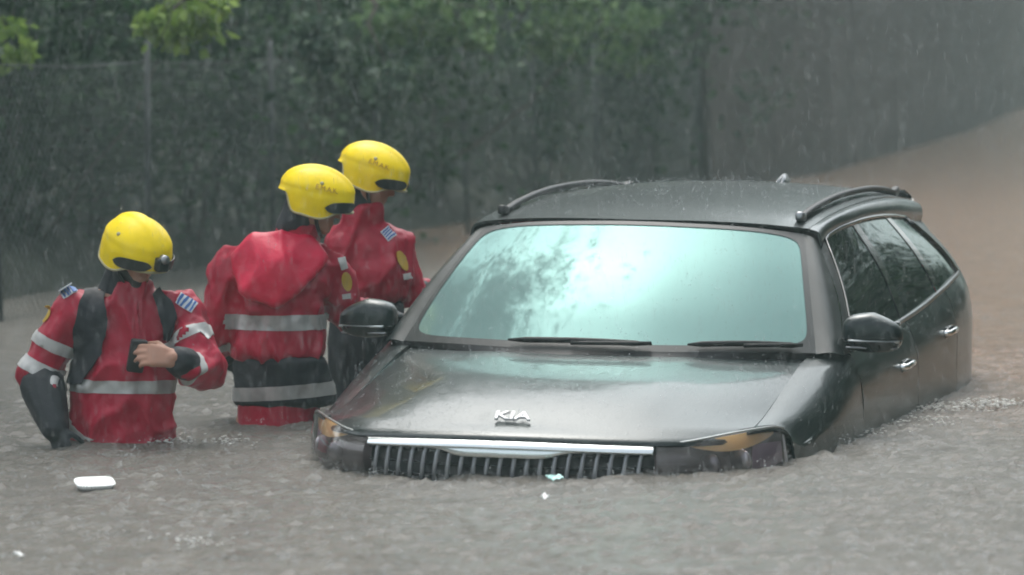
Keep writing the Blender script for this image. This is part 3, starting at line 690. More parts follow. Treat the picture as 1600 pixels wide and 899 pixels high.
# sides: doors, windows, pillars, quarter, handles, mirrors ---------------
trim = mat('window_trim', (.20, .21, .21), .3, .8)
for sg in (1, -1):
    for nm, s0, s1, hs_ in (('front_door', 1.756, 2.885, 2.62), ('rear_door', 2.893, 3.82, 3.62)):
        d = side_panel(nm, s0, s1, sg, M['paint'])
        hz = float(zbelt(hs_)) - .145; yy = side_pt(hs_, hz, sg)[1]
        bm = tube([(-hs_ + .105, yy - sg * .004, hz), (-hs_ + .085, yy + sg * .022, hz), (-hs_ - .06, yy + sg * .026, hz + .004), (-hs_ - .095, yy - sg * .004, hz + .004)], (.009, .013), 8)
        bm_obj('door_handle', bm, M['chrome'], d)
        bm = box_bm(.16, .006, .046, .002); o = bm_obj('handle_recess', bm, M['gloss_black'], d); o.location = (-hs_, yy + sg * .001, hz)
    side_panel('rear_quarter', 3.828, 4.72, sg, M['paint'])
    green_panel('front_pillar', 1.66, 1.80, 1.70, 2.30, sg, M['pillar'], .004)
    green_panel('door_window', 1.80, 2.82, 2.30, 2.80, sg, M['side_glass'], 0)
    green_panel('centre_pillar', 2.82, 2.93, 2.80, 2.90, sg, M['gloss_black'], .003)
    green_panel('door_window', 2.93, 3.66, 2.90, 3.52, sg, M['side_glass'], 0)
    green_panel('rear_pillar', 3.66, 3.75, 3.52, 3.62, sg, M['gloss_black'], .003)
    green_panel('quarter_window', 3.75, 4.30, 3.62, 4.02, sg, M['side_glass'], 0)
    green_panel('tail_pillar', 4.30, 4.70, 4.02, 4.58, sg, M['paint'], .003)
    bm_obj('window_trim', tube([green_pt(s, s, 0, sg) + np.array([0, sg * .006, .004]) for s in np.linspace(1.80, 4.30, 24)], (.006, .011), 6), trim, car)
    bm_obj('window_trim', tube([green_pt(1.80, 2.30, v, sg) + np.array([0, sg * .006, .003]) for v in np.linspace(0, 1, 8)] + [green_pt(s, s, 1, sg) + np.array([0, sg * .007, .004]) for s in np.linspace(2.36, 4.02, 20)] + [green_pt(4.30, 4.02, v, sg) + np.array([0, sg * .006, .003]) for v in np.linspace(1, 0, 8)], (.006, .009), 6), M['gloss_black'], car)
    # A pillar between the windshield and the front door window
    g = []
    for v in np.linspace(0, 1, 14):
        a = ws_at(1 if sg > 0 else 0, v) + wsn * .001; b = green_pt(1.665, 1.70 if False else 2.19, v, sg); b = np.array(b)
        b2 = np.array(green_pt(1.66, 2.20, v, sg)); mid = (a + b2) / 2 + np.array([.012, .012 * sg, .010]); g.append([a, mid, b2])
    g = np.array(g); g = cr1(g.swapaxes(0, 1), 4).swapaxes(0, 1); grid_obj('windshield_pillar', g if sg > 0 else g[::-1], M['pillar'], car)
    g = []
    for v in np.linspace(0, 1, 14): g.append([green_pt(1.66, 2.20, v, sg), green_pt(1.80, 2.30, v, sg) + np.array([0, .002 * sg, 0])])
    g = np.array(g); grid_obj('door_frame', g if sg > 0 else g[::-1], M['gloss_black'], car)
    # door mirror
    mi = empty('door_mirror', (0, 0, 0), car)
    bm = bmesh.new(); bmesh.ops.create_uvsphere(bm, u_segments=28, v_segments=16, radius=1)
    for v in bm.verts:
        x, y, z = v.co
        f = lambda t, e: math.copysign(abs(t) ** e, t)
        x, y, z = f(x, .75), f(y, .55), f(z, .62)
        wz = 1 - .26 * max(0, y) - .05 * max(0, -y)                 # lower at the outer end
        v.co = (x * .075 * (1 - .15 * y) - max(0, -x) * -.03, y * .122, z * .082 * wz + (.018 if z > 0 else 0) * (1 - abs(y)) - .010 * y)
    c = Vector((-1.75, .968, 1.180))
    for v in bm.verts: v.co = Vector((v.co.x * .9, v.co.y * .92, v.co.z * .84)) + c; v.co.y *= sg
    if sg < 0: bmesh.ops.reverse_faces(bm, faces=bm.faces)
    lower = bm.copy()
    bmesh.ops.bisect_plane(bm, geom=bm.verts[:] + bm.edges[:] + bm.faces[:], plane_co=(0, 0, 1.166), plane_no=(0, 0, 1), clear_inner=True)
    bm_obj('mirror_cap', bm, M['paint'], mi)
    bmesh.ops.bisect_plane(lower, geom=lower.verts[:] + lower.edges[:] + lower.faces[:], plane_co=(0, 0, 1.160), plane_no=(0, 0, 1), clear_outer=True)
    for v in lower.verts: v.co = Vector((c.x, sg * c.y, c.z)) + (v.co - Vector((c.x, sg * c.y, c.z))) * .975
    bm_obj('mirror_base', lower, M['gloss_black'], mi)
    bm_obj('signal_strip', tube([(c.x + .055 * (1 - t * .7) + .018, sg * (c.y - .080 + .185 * t), 1.163 - .004 * t) for t in np.linspace(0, 1, 8)], (.008, .0055), 6), M['satin_chrome'], mi)
    bm_obj('lower_strip', tube([(c.x + .055 * (1 - t * .7) + .012, sg * (c.y - .088 + .185 * t), 1.138 - .004 * t) for t in np.linspace(0, 1, 8)], (.008, .0045), 6), M['dull_metal'], mi)
    bm_obj('stalk', tube([(-1.80, sg * .86, 1.128), (-1.78, sg * .90, 1.132), (-1.765, sg * .95, 1.150)], [(.045, .016), (.04, .015), (.035, .018)], 10), M['black_trim'], mi)
    o = bm_obj('mirror_glass', box_bm(.004, .18, .09, .001), M['chrome'], mi, False); o.location = (c.x - .062, sg * c.y, c.z)

# tail --------------------------------------------------------------------
tail = [(4.60, 1.553, .61), (4.66, 1.515, .635), (4.585, 1.46, .665), (4.64, 1.32, .735), (4.70, 1.20, .82), (4.75, 1.02, .835), (4.79, .86, .85), (4.78, .5, .84), (4.66, .28, .80)]
g = []
for s, z, w in tail:
    g.append([(-s + .09 * abs(y) ** 3, y * w, z) for y in np.linspace(-1, 1, 13)])
g = patch(np.array(g), 4, 3)
grid_obj('tailgate', g, M['paint'], car, .01)
g = [[(-s - .006 + .09 * abs(y) ** 3, y * w * .86, z) for y in np.linspace(-1, 1, 9)] for s, z, w in ((4.585, 1.445, .65), (4.64, 1.32, .72), (4.70, 1.215, .79))]
grid_obj('rear_window', patch(np.array(g), 4, 4), M['side_glass'], car)
for sg in (1, -1):
    bm = box_bm(.10, .22, .14, .03); o = bm_obj('tail_light', bm, mat('tail_lamp_red', (.25, .01, .012), .2, coat=.6), car); o.location = (-4.66, sg * .70, 1.06); o.rotation_euler = (0, 0, sg * .5)

# inside -------------------------------------------------------------------
bm_obj('gap_liner', box_bm(3.3, 1.50, .52, .08, (-2.75, 0, .60)), M['black_trim'], car)  # black inner box added so the panel gaps read dark
bm_obj('dashboard', box_bm(.46, 1.46, .20, .06, (-1.80, 0, 1.02)), M['interior'], car)
for sy in (.37, -.37):
    for sx, nm in ((-2.52, 'front_seat'), (-3.45, 'rear_seat')):
        st = empty(nm, (sx, sy, .86), car)
        bm_obj('seat_cushion', box_bm(.50, .50, .16, .05, (.12, 0, 0)), M['seat'], st)
        o = bm_obj('seat_back', box_bm(.14, .48, .58, .06, (0, 0, .30)), M['seat'], st); o.rotation_euler = (0, -.25, 0); o.location = (-.1, 0, .03)
        bm_obj('headrest', box_bm(.10, .26, .17, .05, (-.26, 0, .64)), M['seat'], st)
sw = bm_obj('steering_wheel', tube([(.18 * math.cos(a), .18 * math.sin(a), 0) for a in np.linspace(0, 2 * math.pi, 25)], .014, 8, False), M['interior'], car)
sw.location = (-2.08, .37, 1.06); sw.rotation_euler = (0, R_(-62), 0)
bm_obj('rear_view_mirror', box_bm(.03, .22, .065, .012, (-2.12, 0, 1.44)), M['black_trim'], car)
# wheels, under the water
for sx in (-.945, -3.725):
    for sg in (1, -1):
        wh = empty('wheel', (sx, sg * .80, .36), car)
        bm = bmesh.new(); bmesh.ops.create_cone(bm, cap_ends=True, segments=28, radius1=.36, radius2=.36, depth=.235); bmesh.ops.bevel(bm, geom=[e for e in bm.edges if e.calc_face_angle(0) > 1], offset=.04, segments=3, affect='EDGES')
        bmesh.ops.rotate(bm, matrix=Matrix.Rotation(math.pi / 2, 3, 'X'), verts=bm.verts); bm_obj('tyre', bm, M['rubber'], wh)
        bm = bmesh.new(); bmesh.ops.create_cone(bm, cap_ends=True, segments=24, radius1=.235, radius2=.20, depth=.05); bmesh.ops.rotate(bm, matrix=Matrix.Rotation(math.pi / 2 * sg, 3, 'X'), verts=bm.verts)
        o = bm_obj('rim', bm, M['alloy'], wh); o.location = (0, sg * .115, 0)

# ------------------------------------------------------------------ people
ICO = None
def ico():
    global ICO
    if ICO is None:
        b = bmesh.new(); bmesh.ops.create_icosphere(b, subdivisions=2, radius=1); ICO = [v.co.copy() for v in b.verts]; b.free()
    return ICO
def ball(c, r, rot=None):
    r = (r, r, r) if not isinstance(r, tuple) else r
    out = []
    for v in ico():
        q = Vector((v.x * r[0], v.y * r[1], v.z * r[2]))
        if rot is not None: q = rot @ q
        out.append(Vector(c) + q)
    return out
def add_hull(bm, balls):
    vs_ = [bm.verts.new(p) for b in balls for p in b]
    r = bmesh.ops.convex_hull(bm, input=vs_, use_existing_faces=False)
    dead = [g for g in r['geom_interior'] + r['geom_unused'] if isinstance(g, bmesh.types.BMVert) and g.is_valid]
    if dead: bmesh.ops.delete(bm, geom=list(set(dead)), context='VERTS')
def chain(bm, pts):
    """pts = [(point, radius[, rot])]: hull from each to the next"""
    for a, b in zip(pts[:-1], pts[1:]): add_hull(bm, [ball(*a), ball(*b)])
def blob(name, bm, voxel, smooth, m, parent, folds=0., seed=0, fscale=9., stretch=(1, 1, .55)):
    me = bpy.data.meshes.new(name); bm.to_mesh(me); bm.free()
    o = bpy.data.objects.new(name, me); COL.objects.link(o)
    r = o.modifiers.new('r', 'REMESH'); r.mode = 'VOXEL'; r.voxel_size = voxel
    s = o.modifiers.new('s', 'SMOOTH'); s.iterations = smooth; s.factor = .5
    dg = bpy.context.evaluated_depsgraph_get(); new = bpy.data.meshes.new_from_object(o.evaluated_get(dg))
    bpy.data.objects.remove(o); bpy.data.meshes.remove(me); new.name = name; new.materials.clear()
    if folds:
        k = len(new.vertices); co = np.zeros(k * 3, np.float32); new.vertices.foreach_get('co', co); co = co.reshape(-1, 3)
        no = np.zeros(k * 3, np.float32); new.vertices.foreach_get('normal', no); no = no.reshape(-1, 3)
        d = np.zeros(k, np.float32); off = Vector((seed * 3.1, seed * 1.7, seed * .9))
        for i in range(k):
            p = Vector((co[i, 0] * stretch[0], co[i, 1] * stretch[1], co[i, 2] * stretch[2])) + off
            w = noise.noise_vector(p * 4) * .35
            a = (1 - min(1, abs(noise.noise((p + w * .25) * fscale)) * 2.2)) ** 2; b = noise.noise((p - w * .2) * fscale * 2.3)
            c_ = noise.noise((p + w * .3) * fscale * 5); d[i] = (a - .35) * .62 + b * .35 + c_ * .16
        co += no * (d * folds)[:, None]; new.vertices.foreach_set('co', co.ravel()); new.update()
    return link(name, new, m, parent)
def head_frame(c, az, pitch, roll=0):
    return Matrix.Translation(c) @ Matrix.Rotation(R_(az), 4, 'Z') @ Matrix.Rotation(R_(pitch), 4, 'Y') @ Matrix.Rotation(R_(roll), 4, 'X')
def head_hulls(bm, HM):
    rot = HM.to_3x3(); b = lambda c, r: ball(HM @ Vector(c), r, rot)
    add_hull(bm, [b((-.012, 0, .03), (.098, .077, .092))])
    add_hull(bm, [b((.0, 0, .0), (.082, .070, .06)), b((.052, 0, -.088), (.032, .036, .026)), b((.0, .045, -.06), (.03, .016, .03)), b((.0, -.045, -.06), (.03, .016, .03))])
    add_hull(bm, [b((.082, 0, .012), .009), b((.100, 0, -.030), (.012, .014, .010))])                    # nose
    add_hull(bm, [b((.080, .012, -.062), (.010, .012, .007)), b((.080, -.012, -.062), (.010, .012, .007))])     # lips
    add_hull(bm, [b((.074, .035, .024), (.012, .018, .009)), b((.074, -.035, .024), (.012, .018, .009))])       # brow
    for s in (1, -1): add_hull(bm, [b((-.010, s * .080, .012), (.018, .007, .022)), b((-.004, s * .076, -.022), (.010, .006, .010))])
def hand_hulls(bm, wrist, fwd, back, thumb_side=1, curl=.6, spread=.06):
    """palm, four jointed fingers and a thumb; fwd = where the fingers point, back = back of the hand"""
    x = Vector(fwd).normalized(); z = Vector(back); z = (z - x * z.dot(x)).normalized(); y = z.cross(x) * thumb_side
    w = Vector(wrist); P = lambda a, b, c: w + x * a + y * b + z * c
    add_hull(bm, [ball(P(0, .020, 0), .018), ball(P(0, -.020, 0), .018), ball(P(.085, .034, .004), .0125), ball(P(.078, -.034, .002), .0125)])
    for k, (yy, L) in enumerate(((.034, .074), (.012, .084), (-.011, .078), (-.033, .060))):
        a = curl * (1 + .12 * k); q = P(.086 - .004 * abs(k - 1), yy, .002); d = 0.; sp_ = yy * spread / .034
        pts = [(q, .0098)]
        for seg, fr_ in enumerate((.46, .30, .24)):
            d += a * (.75, 1.0, .8)[seg]; q = q + (x * math.cos(d) - z * math.sin(d) + y * sp_ * math.cos(d)).normalized() * L * fr_; pts.append((q, .0095 - .0009 * seg))
        chain(bm, pts)
    chain(bm, [(P(.022, .026, -.004), .014), (P(.058, .056, -.014), .0115), (P(.088, .062, -.030 - .03 * curl), .0100), (P(.108, .050, -.044 - .04 * curl), .0088)])
def bvh_of(o):
    me = o.data; return BVHTree.FromPolygons([v.co.copy() for v in me.vertices], [p.vertices[:] for p in me.polygons])
def band(name, src, pt, no, hw, m, parent, near=None, rad=9., off=.004):
    bm = bmesh.new(); bm.from_mesh(src.data); no = Vector(no).normalized(); pt = Vector(pt)
    for sgn in (1, -1):
        bmesh.ops.bisect_plane(bm, geom=bm.verts[:] + bm.edges[:] + bm.faces[:], plane_co=pt + no * hw * sgn, plane_no=no * sgn, clear_outer=True)
    if near is not None:
        n_ = Vector(near); bmesh.ops.delete(bm, geom=[f for f in bm.faces if (f.calc_center_median() - n_).length > rad], context='FACES')
    bm.normal_update()
    for v in bm.verts: v.co += v.normal * off
    return bm_obj(name, bm, m, parent)

class Person:
    def __init__(self, foot_px, Y, label):
        w = on_water(*foot_px); self.Y = w.y if Y is None else Y
        self.base = Vector((w.x, self.Y, -.79)); self.root = empty('person', self.base); tag(self.root, label, 'person', 'rescuers in red beside the car')
    def p(self, px, py, dy=0.): return at(px, py, self.Y + dy) - self.base      # local point
    def decal(self, name, bvh, cx, cy, w, h, ang, m, parent, off=.006, shape='rect', n_=9):
        """cloth patch laid on the jacket: outline in the picture plane, pressed on to the surface"""
        ca, sa = math.cos(R_(ang)), math.sin(R_(ang)); g = []; last = None
        for j in range(n_):
            row = []
            for i in range(n_):
                a = (i / (n_ - 1) - .5) * 2; b = (j / (n_ - 1) - .5) * 2
                if shape == 'disc': a, b = a * math.sqrt(1 - b * b / 2), b * math.sqrt(1 - a * a / 2)
                px = cx + (a * ca * w - b * sa * h) / 2; py = cy + (a * sa * w + b * ca * h) / 2
                o_ = Vector((0, 0, CAM_H)) - self.base; d = (at(px, py, self.Y) - Vector((0, 0, CAM_H))).normalized()
                hit = bvh.ray_cast(o_, d)
                if hit[0] is None: q = (last + Vector((0, .004, 0))) if last else self.p(px, py, -.1)
                else: q = hit[0] + hit[1] * off; last = q
                row.append(q)
            g.append(row)
        return grid_obj(name, np.array([[tuple(q) for q in r] for r in g])[:, ::-1], m, parent, .002)
    def strap(self, name, bvh, pts, wid, m, parent, off=.016, nn=8):
        path = cr1(np.array(pts, float), 5); g = []; last = None
        for i, (x, y) in enumerate(path):
            t = path[min(i + 1, len(path) - 1)] - path[max(i - 1, 0)]; t /= np.linalg.norm(t); nx, ny = -t[1], t[0]; row = []
            w = wid if not callable(wid) else wid(i / (len(path) - 1))
            for k in range(nn):
                f = (k / (nn - 1) - .5) * w; px, py = x + nx * f, y + ny * f
                o_ = Vector((0, 0, CAM_H)) - self.base; d = (at(px, py, self.Y) - Vector((0, 0, CAM_H))).normalized(); hit = bvh.ray_cast(o_, d)
                q = hit[0] + hit[1] * off if hit[0] is not None else (last + Vector((0, .01, 0)) if last else self.p(px, py, -.1)); last = q; row.append(tuple(q))
            g.append(row)
        return grid_obj(name, np.array(g), m, parent, .004)
    def flag(self, bvh, cx, cy, w, h, ang):
        f = self.decal('flag_patch', bvh, cx, cy, w, h, ang, M['flag_white'], self.root)
        ca, sa = math.cos(R_(ang)), math.sin(R_(ang))
        for k in (-1.5, -.5, .5, 1.5):
            o = k * w / 4.2
            self.decal('stripe', bvh, cx + o * ca, cy + o * sa, w / 8.5, h * .92, ang, M['flag_blue'], f, .010, n_=4)
    def helmet(self, HM, lamp=False, text=None):
        he = empty('helmet', (0, 0, 0), self.root); he.matrix_local = HM @ Matrix.Translation((-.006, 0, .022))
        a, b, c = .156, .130, .122
        rimf = sp([0, 30, 52, 68, 105, 128, 142, 180], [-.018, -.022, -.028, -.056, -.066, -.056, -.006, .0])
        def shell(phi, k, off=0.):
            ph = (phi + 180) % 360 - 180; rim = float(rimf(abs(ph)))
            if k <= .75: th = R_(90 * (1 - k / .75)); r = math.cos(th); z = c * math.sin(th)
            else: z = rim * (k - .75) / .25; r = 1 - .03 * ((k - .75) / .25) ** 2
            if k > .9 and abs(ph) < 55: r *= 1 + .05 * (k - .9) / .1
            x, y = a * r * math.cos(R_(phi)), b * r * math.sin(R_(phi))
            q = Vector((x, y, z)); n_ = Vector((x / a / a, y / b / b, max(z, 0) / c / c)).normalized()
            crest = .008 * math.exp(-(y / .030) ** 4) * min(1, max(0, (z - .02) / .05))
            step = -.005 / (1 + math.exp((z - .040 - .012 * math.cos(R_(ph))) / .0028))
            return q + n_ * (off + crest + step)
        g = np.array([[tuple(shell(ph, k)) for ph in np.linspace(-180, 180, 73)] for k in np.concatenate([np.linspace(.01, .6, 16), np.linspace(.63, .75, 8), np.linspace(.77, 1, 9)])])
        grid_obj('shell', g[:, ::-1], M['yellow'], he, .004)
        bm_obj('rim_trim', tube([shell(ph, 1.0) for ph in np.linspace(-180, 180, 61)], .0048, 6, False), M['helmet_trim'], he)
        for s in (1, -1):                             # dark side openings above the rim
            def sl(ph, v):
                t = (abs(ph) - 14) / 62; zl, zh = -.014 - .026 * max(0, t) ** 1.2, .024 - .016 * max(0, t - .55) - .014 * t
                e = .5 * (1 - abs(2 * t - 1) ** 5); zz = (zl + zh) / 2 + (v - .5) * 2 * e * (zh - zl)
                r = 1 if zz < 0 else math.sqrt(1 - (zz / c) ** 2); x, y = a * r * math.cos(R_(ph)), b * r * math.sin(R_(ph))
                return Vector((x, y, zz)) + Vector((x / a / a, y / b / b, 0)).normalized() * .0012
            g = np.array([[tuple(sl(s * ph, v)) for v in np.linspace(0, 1, 6)] for ph in np.linspace(14, 76, 18)])
            grid_obj('side_vent', g if s > 0 else g[::-1], M['helmet_dark'], he, .003)
            bm = bmesh.new(); bmesh.ops.create_cone(bm, cap_ends=True, segments=12, radius1=.009, radius2=.007, depth=.006)
            q = shell(s * 88, .46); o = bm_obj('rivet', bm, M['helmet_trim'], he); o.location = q; o.rotation_euler = q.to_track_quat('Z', 'Y').to_euler()
        if lamp:
            bm = box_bm(.034, .050, .052, .008); o = bm_obj('lamp_bracket', bm, M['helmet_dark'], he); o.location = (a + .010, 0, .022); o.rotation_euler = (0, -.2, 0)
            bm = bmesh.new(); bmesh.ops.create_cone(bm, cap_ends=True, segments=14, radius1=.020, radius2=.016, depth=.022); o = bm_obj('lamp', bm, M['dull_metal'], he); o.location = (a + .018, 0, .046); o.rotation_euler = (0, 1.1, 0)
        if text:
            me = text_mesh(text, .026, .0006)
            for v in me.vertices:                      # wrap the lettering round the right side of the shell
                ph = -78 + v.co.x / .135 * 57.3; zz = .052 + v.co.y; r = math.sqrt(max(0, 1 - (zz / c) ** 2)); x, y = a * r * math.cos(R_(ph)), b * r * math.sin(R_(ph))
                n_ = Vector((x / a / a, y / b / b, zz / c / c)).normalized(); v.co = Vector((x, y, zz)) + n_ * (.0022 + v.co.z)
            link('lettering', me, M['print'], he, False)
        return he
    def straps(self, HM):
        bm_obj('chin_strap', tube([HM @ Vector(v) for v in ((.0, .083, -.02), (.02, .072, -.07), (.045, .04, -.112), (.055, 0, -.120), (.045, -.04, -.112), (.02, -.072, -.07), (.0, -.083, -.02))], (.008, .003), 6), M['helmet_dark'], self.root)
        for s in (1, -1):
            b = bmesh.new(); bmesh.ops.create_uvsphere(b, u_segments=10, v_segments=8, radius=.0115); o = bm_obj('eye', b, M['eye'], self.root); o.location = HM @ Vector((.0715, s * .032, .004))
            b = bmesh.new(); bmesh.ops.create_uvsphere(b, u_segments=8, v_segments=6, radius=.005); o2 = bm_obj('iris', b, M['hair'], o); o2.location = HM.to_3x3() @ Vector((.0085, 0, -.001))
        b = bmesh.new(); rot = HM.to_3x3()
        add_hull(b, [ball(HM @ Vector((-.030, 0, .02)), (.088, .081, .07), rot), ball(HM @ Vector((-.055, 0, -.04)), (.05, .068, .03), rot)]); blob('hair', b, .008, 3, M['hair'], self.root)
    def legs(self, hipc, m_low, top_z=.72):
        """trousers and boots down to the road, below the water"""
        b = bmesh.new(); hx, hy, hz = hipc; feet = []
        for s in (-1, 1):
            hz = min(hz, .70); hip = Vector((hx + s * .085, hy, hz)); knee = Vector((hx + s * .12, hy - .07, hz * .52)); ank = Vector((hx + s * .13, hy + .03, .10)); feet.append(ank)
            chain(b, [(hip, (.125, .135, .10)), (knee, .085), (ank, .065)])
        add_hull(b, [ball((hx, hy, top_z), (.168, .135, .05)), ball((hx, hy, hz - .06), (.17, .135, .07))])
        t = blob('trousers', b, .014, 4, m_low, self.root, .008, 5)
        for a in feet:
            b = bmesh.new(); add_hull(b, [ball(a + Vector((0, .02, -.045)), .05), ball(a + Vector((0, -.16, -.06)), (.048, .05, .035))]); chain(b, [(a + Vector((0, 0, .05)), .07), (a + Vector((0, 0, -.04)), .06)])
            blob('boot', b, .012, 2, M['rubber'], self.root)
        return t
    def body(self, HM, neck, chest, hips, arms, voxel, hands=()):
        b = bmesh.new(); head_hulls(b, HM)
        chain(b, [(HM @ Vector((-.02, 0, -.06)), .056), (neck, .062)])
        shl = [arms[0][0], arms[1][0]]
        add_hull(b, [ball(neck, .06), ball(shl[0], .055), ball(shl[1], .055), ball(chest, (.15, .10, .08))]); chain(b, [(chest, (.15, .10, .08)), (hips, (.15, .11, .09))])
        for a in arms: chain(b, [(a[0], .052), (a[1], .043), (a[2], .030)])
        for s in (-1, 1): chain(b, [(hips + Vector((s * .09, 0, -.02)), .085), (Vector((hips.x + s * .12, hips.y - .07, hips.z * .52)), .055), (Vector((hips.x + s * .13, hips.y + .03, .09)), .04), (Vector((hips.x + s * .13, hips.y - .10, .05)), .035)])
        for h in hands: hand_hulls(b, *h)
        return blob('body', b, voxel, 2, M['skin'], self.root)

# --- leftmost rescuer: turned to the camera, head bowed, looking at what he holds
A = Person((190, 690), None, 'rescuer facing the camera with bowed yellow helmet, chest deep left of the others')
HM = head_frame(A.p(213, 398, -.05), -50, 27)
sL, eL, wL = A.p(112, 487, .0), A.p(62, 588, .0), A.p(86, 668, -.13)
sR, eR, wR = A.p(280, 490, .0), A.p(317, 582, -.10), A.p(270, 560, -.30)
neck, chest, hips = A.p(203, 462, .0), A.p(197, 535, .02), A.p(192, 712, .03)
A.body(HM, neck, chest, Vector((hips.x, hips.y, .80)), [(sL, eL, wL), (sR, eR, wR)], .0062, [(wR, (-1, -.12, .16), (.05, -.9, .42), -1, .42)])
A.helmet(HM, lamp=True); A.straps(HM)
b = bmesh.new()
add_hull(b, [ball(sL, .082), ball(sR, .082), ball(A.p(200, 478, 0), (.10, .09, .06)), ball(chest, (.185, .132, .10))])
chain(b, [(chest, (.185, .132, .10)), (A.p(192, 612, .02), (.198, .138, .08)), (A.p(191, 690, .03), (.200, .150, .09)), (A.p(191, 735, .03), (.185, .150, .08))])
chain(b, [(sL, .085), (eL + Vector((.0, 0, .03)), .083), (eL, .078), (eL.lerp(wL, .28), .070)])
chain(b, [(sR, .085), (eR + Vector((.0, 0, .03)), .085), (eR, .078), (eR.lerp(wR, .72), .058)])
chain(b, [(A.p(203, 470, .0), (.095, .09, .04)), (A.p(206, 440, -.010), (.086, .086, .022))])
jA = blob('jacket', b, .0095, 5, M['red'], A.root, .035, 1, 8.)
bv = bvh_of(jA)
band('waist_band', jA, A.p(192, 602, 0), (.03, 0, 1), .024, M['grey_band'], A.root, A.p(193, 602, .0), .225)
for px, py, hw in ((85, 538, .022), (70, 578, .026)):
    band('sleeve_band', jA, A.p(px, py, 0), eL - sL, hw, M['white_band'], A.root, A.p(px, py), .125)
band('sleeve_band', jA, A.p(303, 532, -.03), eR - sR, .020, M['white_band'], A.root, A.p(303, 535, -.03), .12)
band('sleeve_band', jA, eR.lerp(wR, .50), wR - eR, .018, M['white_band'], A.root, eR.lerp(wR, .5), .10)
A.strap('chest_strap', bv, [(150, 452), (143, 490), (140, 530), (128, 570), (118, 600)], lambda t: 26 + 24 * math.sin(math.pi * min(1, t * 1.1)), M['navy'], A.root)
A.strap('chest_strap', bv, [(245, 458), (258, 480), (266, 505), (262, 530)], lambda t: 16 + 10 * math.sin(math.pi * t), M['navy'], A.root)
A.strap('zip_flap', bv, [(212, 470), (214, 510), (212, 560), (208, 590)], 7, M['red'], A.root, .010)
b = bmesh.new(); add_hull(b, [ball(HM @ Vector((.052, 0, -.084)), (.037, .040, .030), HM.to_3x3()), ball(HM @ Vector((.01, .052, -.05)), (.025, .018, .03), HM.to_3x3()), ball(HM @ Vector((.01, -.052, -.05)), (.025, .018, .03), HM.to_3x3())]); blob('beard', b, .007, 2, M['hair'], A.root)
A.strap('hip_strap', bv, [(100, 645), (114, 672), (140, 690)], 11, M['grey_band'], A.root)
A.flag(bv, 106, 455, 24, 17, -32); A.flag(bv, 291, 474, 30, 18, 34)
A.decal('arm_badge', bv, 70, 492, 17, 30, 28, M['badge'], A.root, shape='disc'); A.decal('arm_tape', bv, 322, 520, 18, 12, 40, M['white_band'], A.root)
b = bmesh.new(); add_hull(b, [ball(HM @ Vector((-.05, 0, -.03)), (.06, .075, .05)), ball(A.p(186, 455, .02), (.085, .085, .035))]); blob('neck_cover', b, .010, 3, M['navy'], A.root, .006, 3)
b = bmesh.new(); chain(b, [(eL.lerp(wL, .20), .088), (eL.lerp(wL, .6), .074), (wL, .056)]); hand_hulls(b, wL, (A.p(100, 705, -.16) - wL), (-.6, -.7, .2), 1, .35); blob('glove', b, .007, 2, M['glove'], A.root)
b = bmesh.new(); chain(b, [(eR.lerp(wR, .60), .064), (eR.lerp(wR, .86), .054)]); blob('cuff', b, .009, 2, M['navy'], A.root)
rd = bm_obj('radio', box_bm(.062, .036, .125, .010), M['radio'], A.root); rd.location = A.p(214, 556, -.262); rd.rotation_euler = (.2, .15, .3)
A.legs((hips.x, hips.y, .78), M['red'])

# --- middle rescuer: back to the camera, hood down, leaning to the car
B = Person((430, 660), None, 'rescuer with his back to the camera, red hood down, leaning to the car mirror')
HM = head_frame(B.p(494, 318, .0), 4, 16, 4)
sL, eL, wL = B.p(362, 420, .02), B.p(336, 512, .02), B.p(352, 556, .16)
sR, eR, wR = B.p(512, 425, .03), B.p(540, 486, .14), B.p(592, 496, .36)
neck, chest, hips = B.p(462, 378, .0), B.p(437, 450, .0), B.p(436, 690, .02)
B.body(HM, neck, chest, Vector((hips.x, hips.y, .80)), [(sL, eL, wL), (sR, eR, wR)], .009)
B.helmet(HM, text='E.M.A.K.'); B.straps(HM)
b = bmesh.new()
add_hull(b, [ball(sL, .085), ball(sR, .085), ball(B.p(455, 392, .0), (.09, .09, .05)), ball(chest, (.185, .140, .10))])
chain(b, [(chest, (.185, .140, .10)), (B.p(433, 510, .0), (.180, .138, .07)), (B.p(434, 553, .0), (.194, .145, .05))])
chain(b, [(sL, .088), (eL, .075), (eL.lerp(wL, .7), .058)]); chain(b, [(sR, .088), (eR, .078), (eR.lerp(wR, .72), .060)])
chain(b, [(B.p(458, 385, .0), (.095, .09, .03)), (B.p(472, 352, .0), (.090, .088, .022))])
jB = blob('jacket', b, .0095, 5, M['red'], B.root, .034, 11, 8.)
bv = bvh_of(jB)
band('back_band', jB, B.p(432, 502, 0), (.02, 0, 1), .030, M['grey_band'], B.root, B.p(433, 502, .0), .21)
band('sleeve_band', jB, eL.lerp(wL, .25), wL - eL, .020, M['grey_band'], B.root, eL.lerp(wL, .25), .10)
b = bmesh.new(); add_hull(b, [ball(B.p(438, 562, .0), (.190, .142, .03)), ball(B.p(446, 628, .02), (.212, .150, .03))]); hm = blob('jacket_hem', b, .010, 3, M['navy'], B.root, .010, 13)
band('hem_band', hm, B.p(436, 611, 0), (-.05, 0, 1), .027, M['grey_band'], B.root)
b = bmesh.new()                                        # hood hanging flat on the back
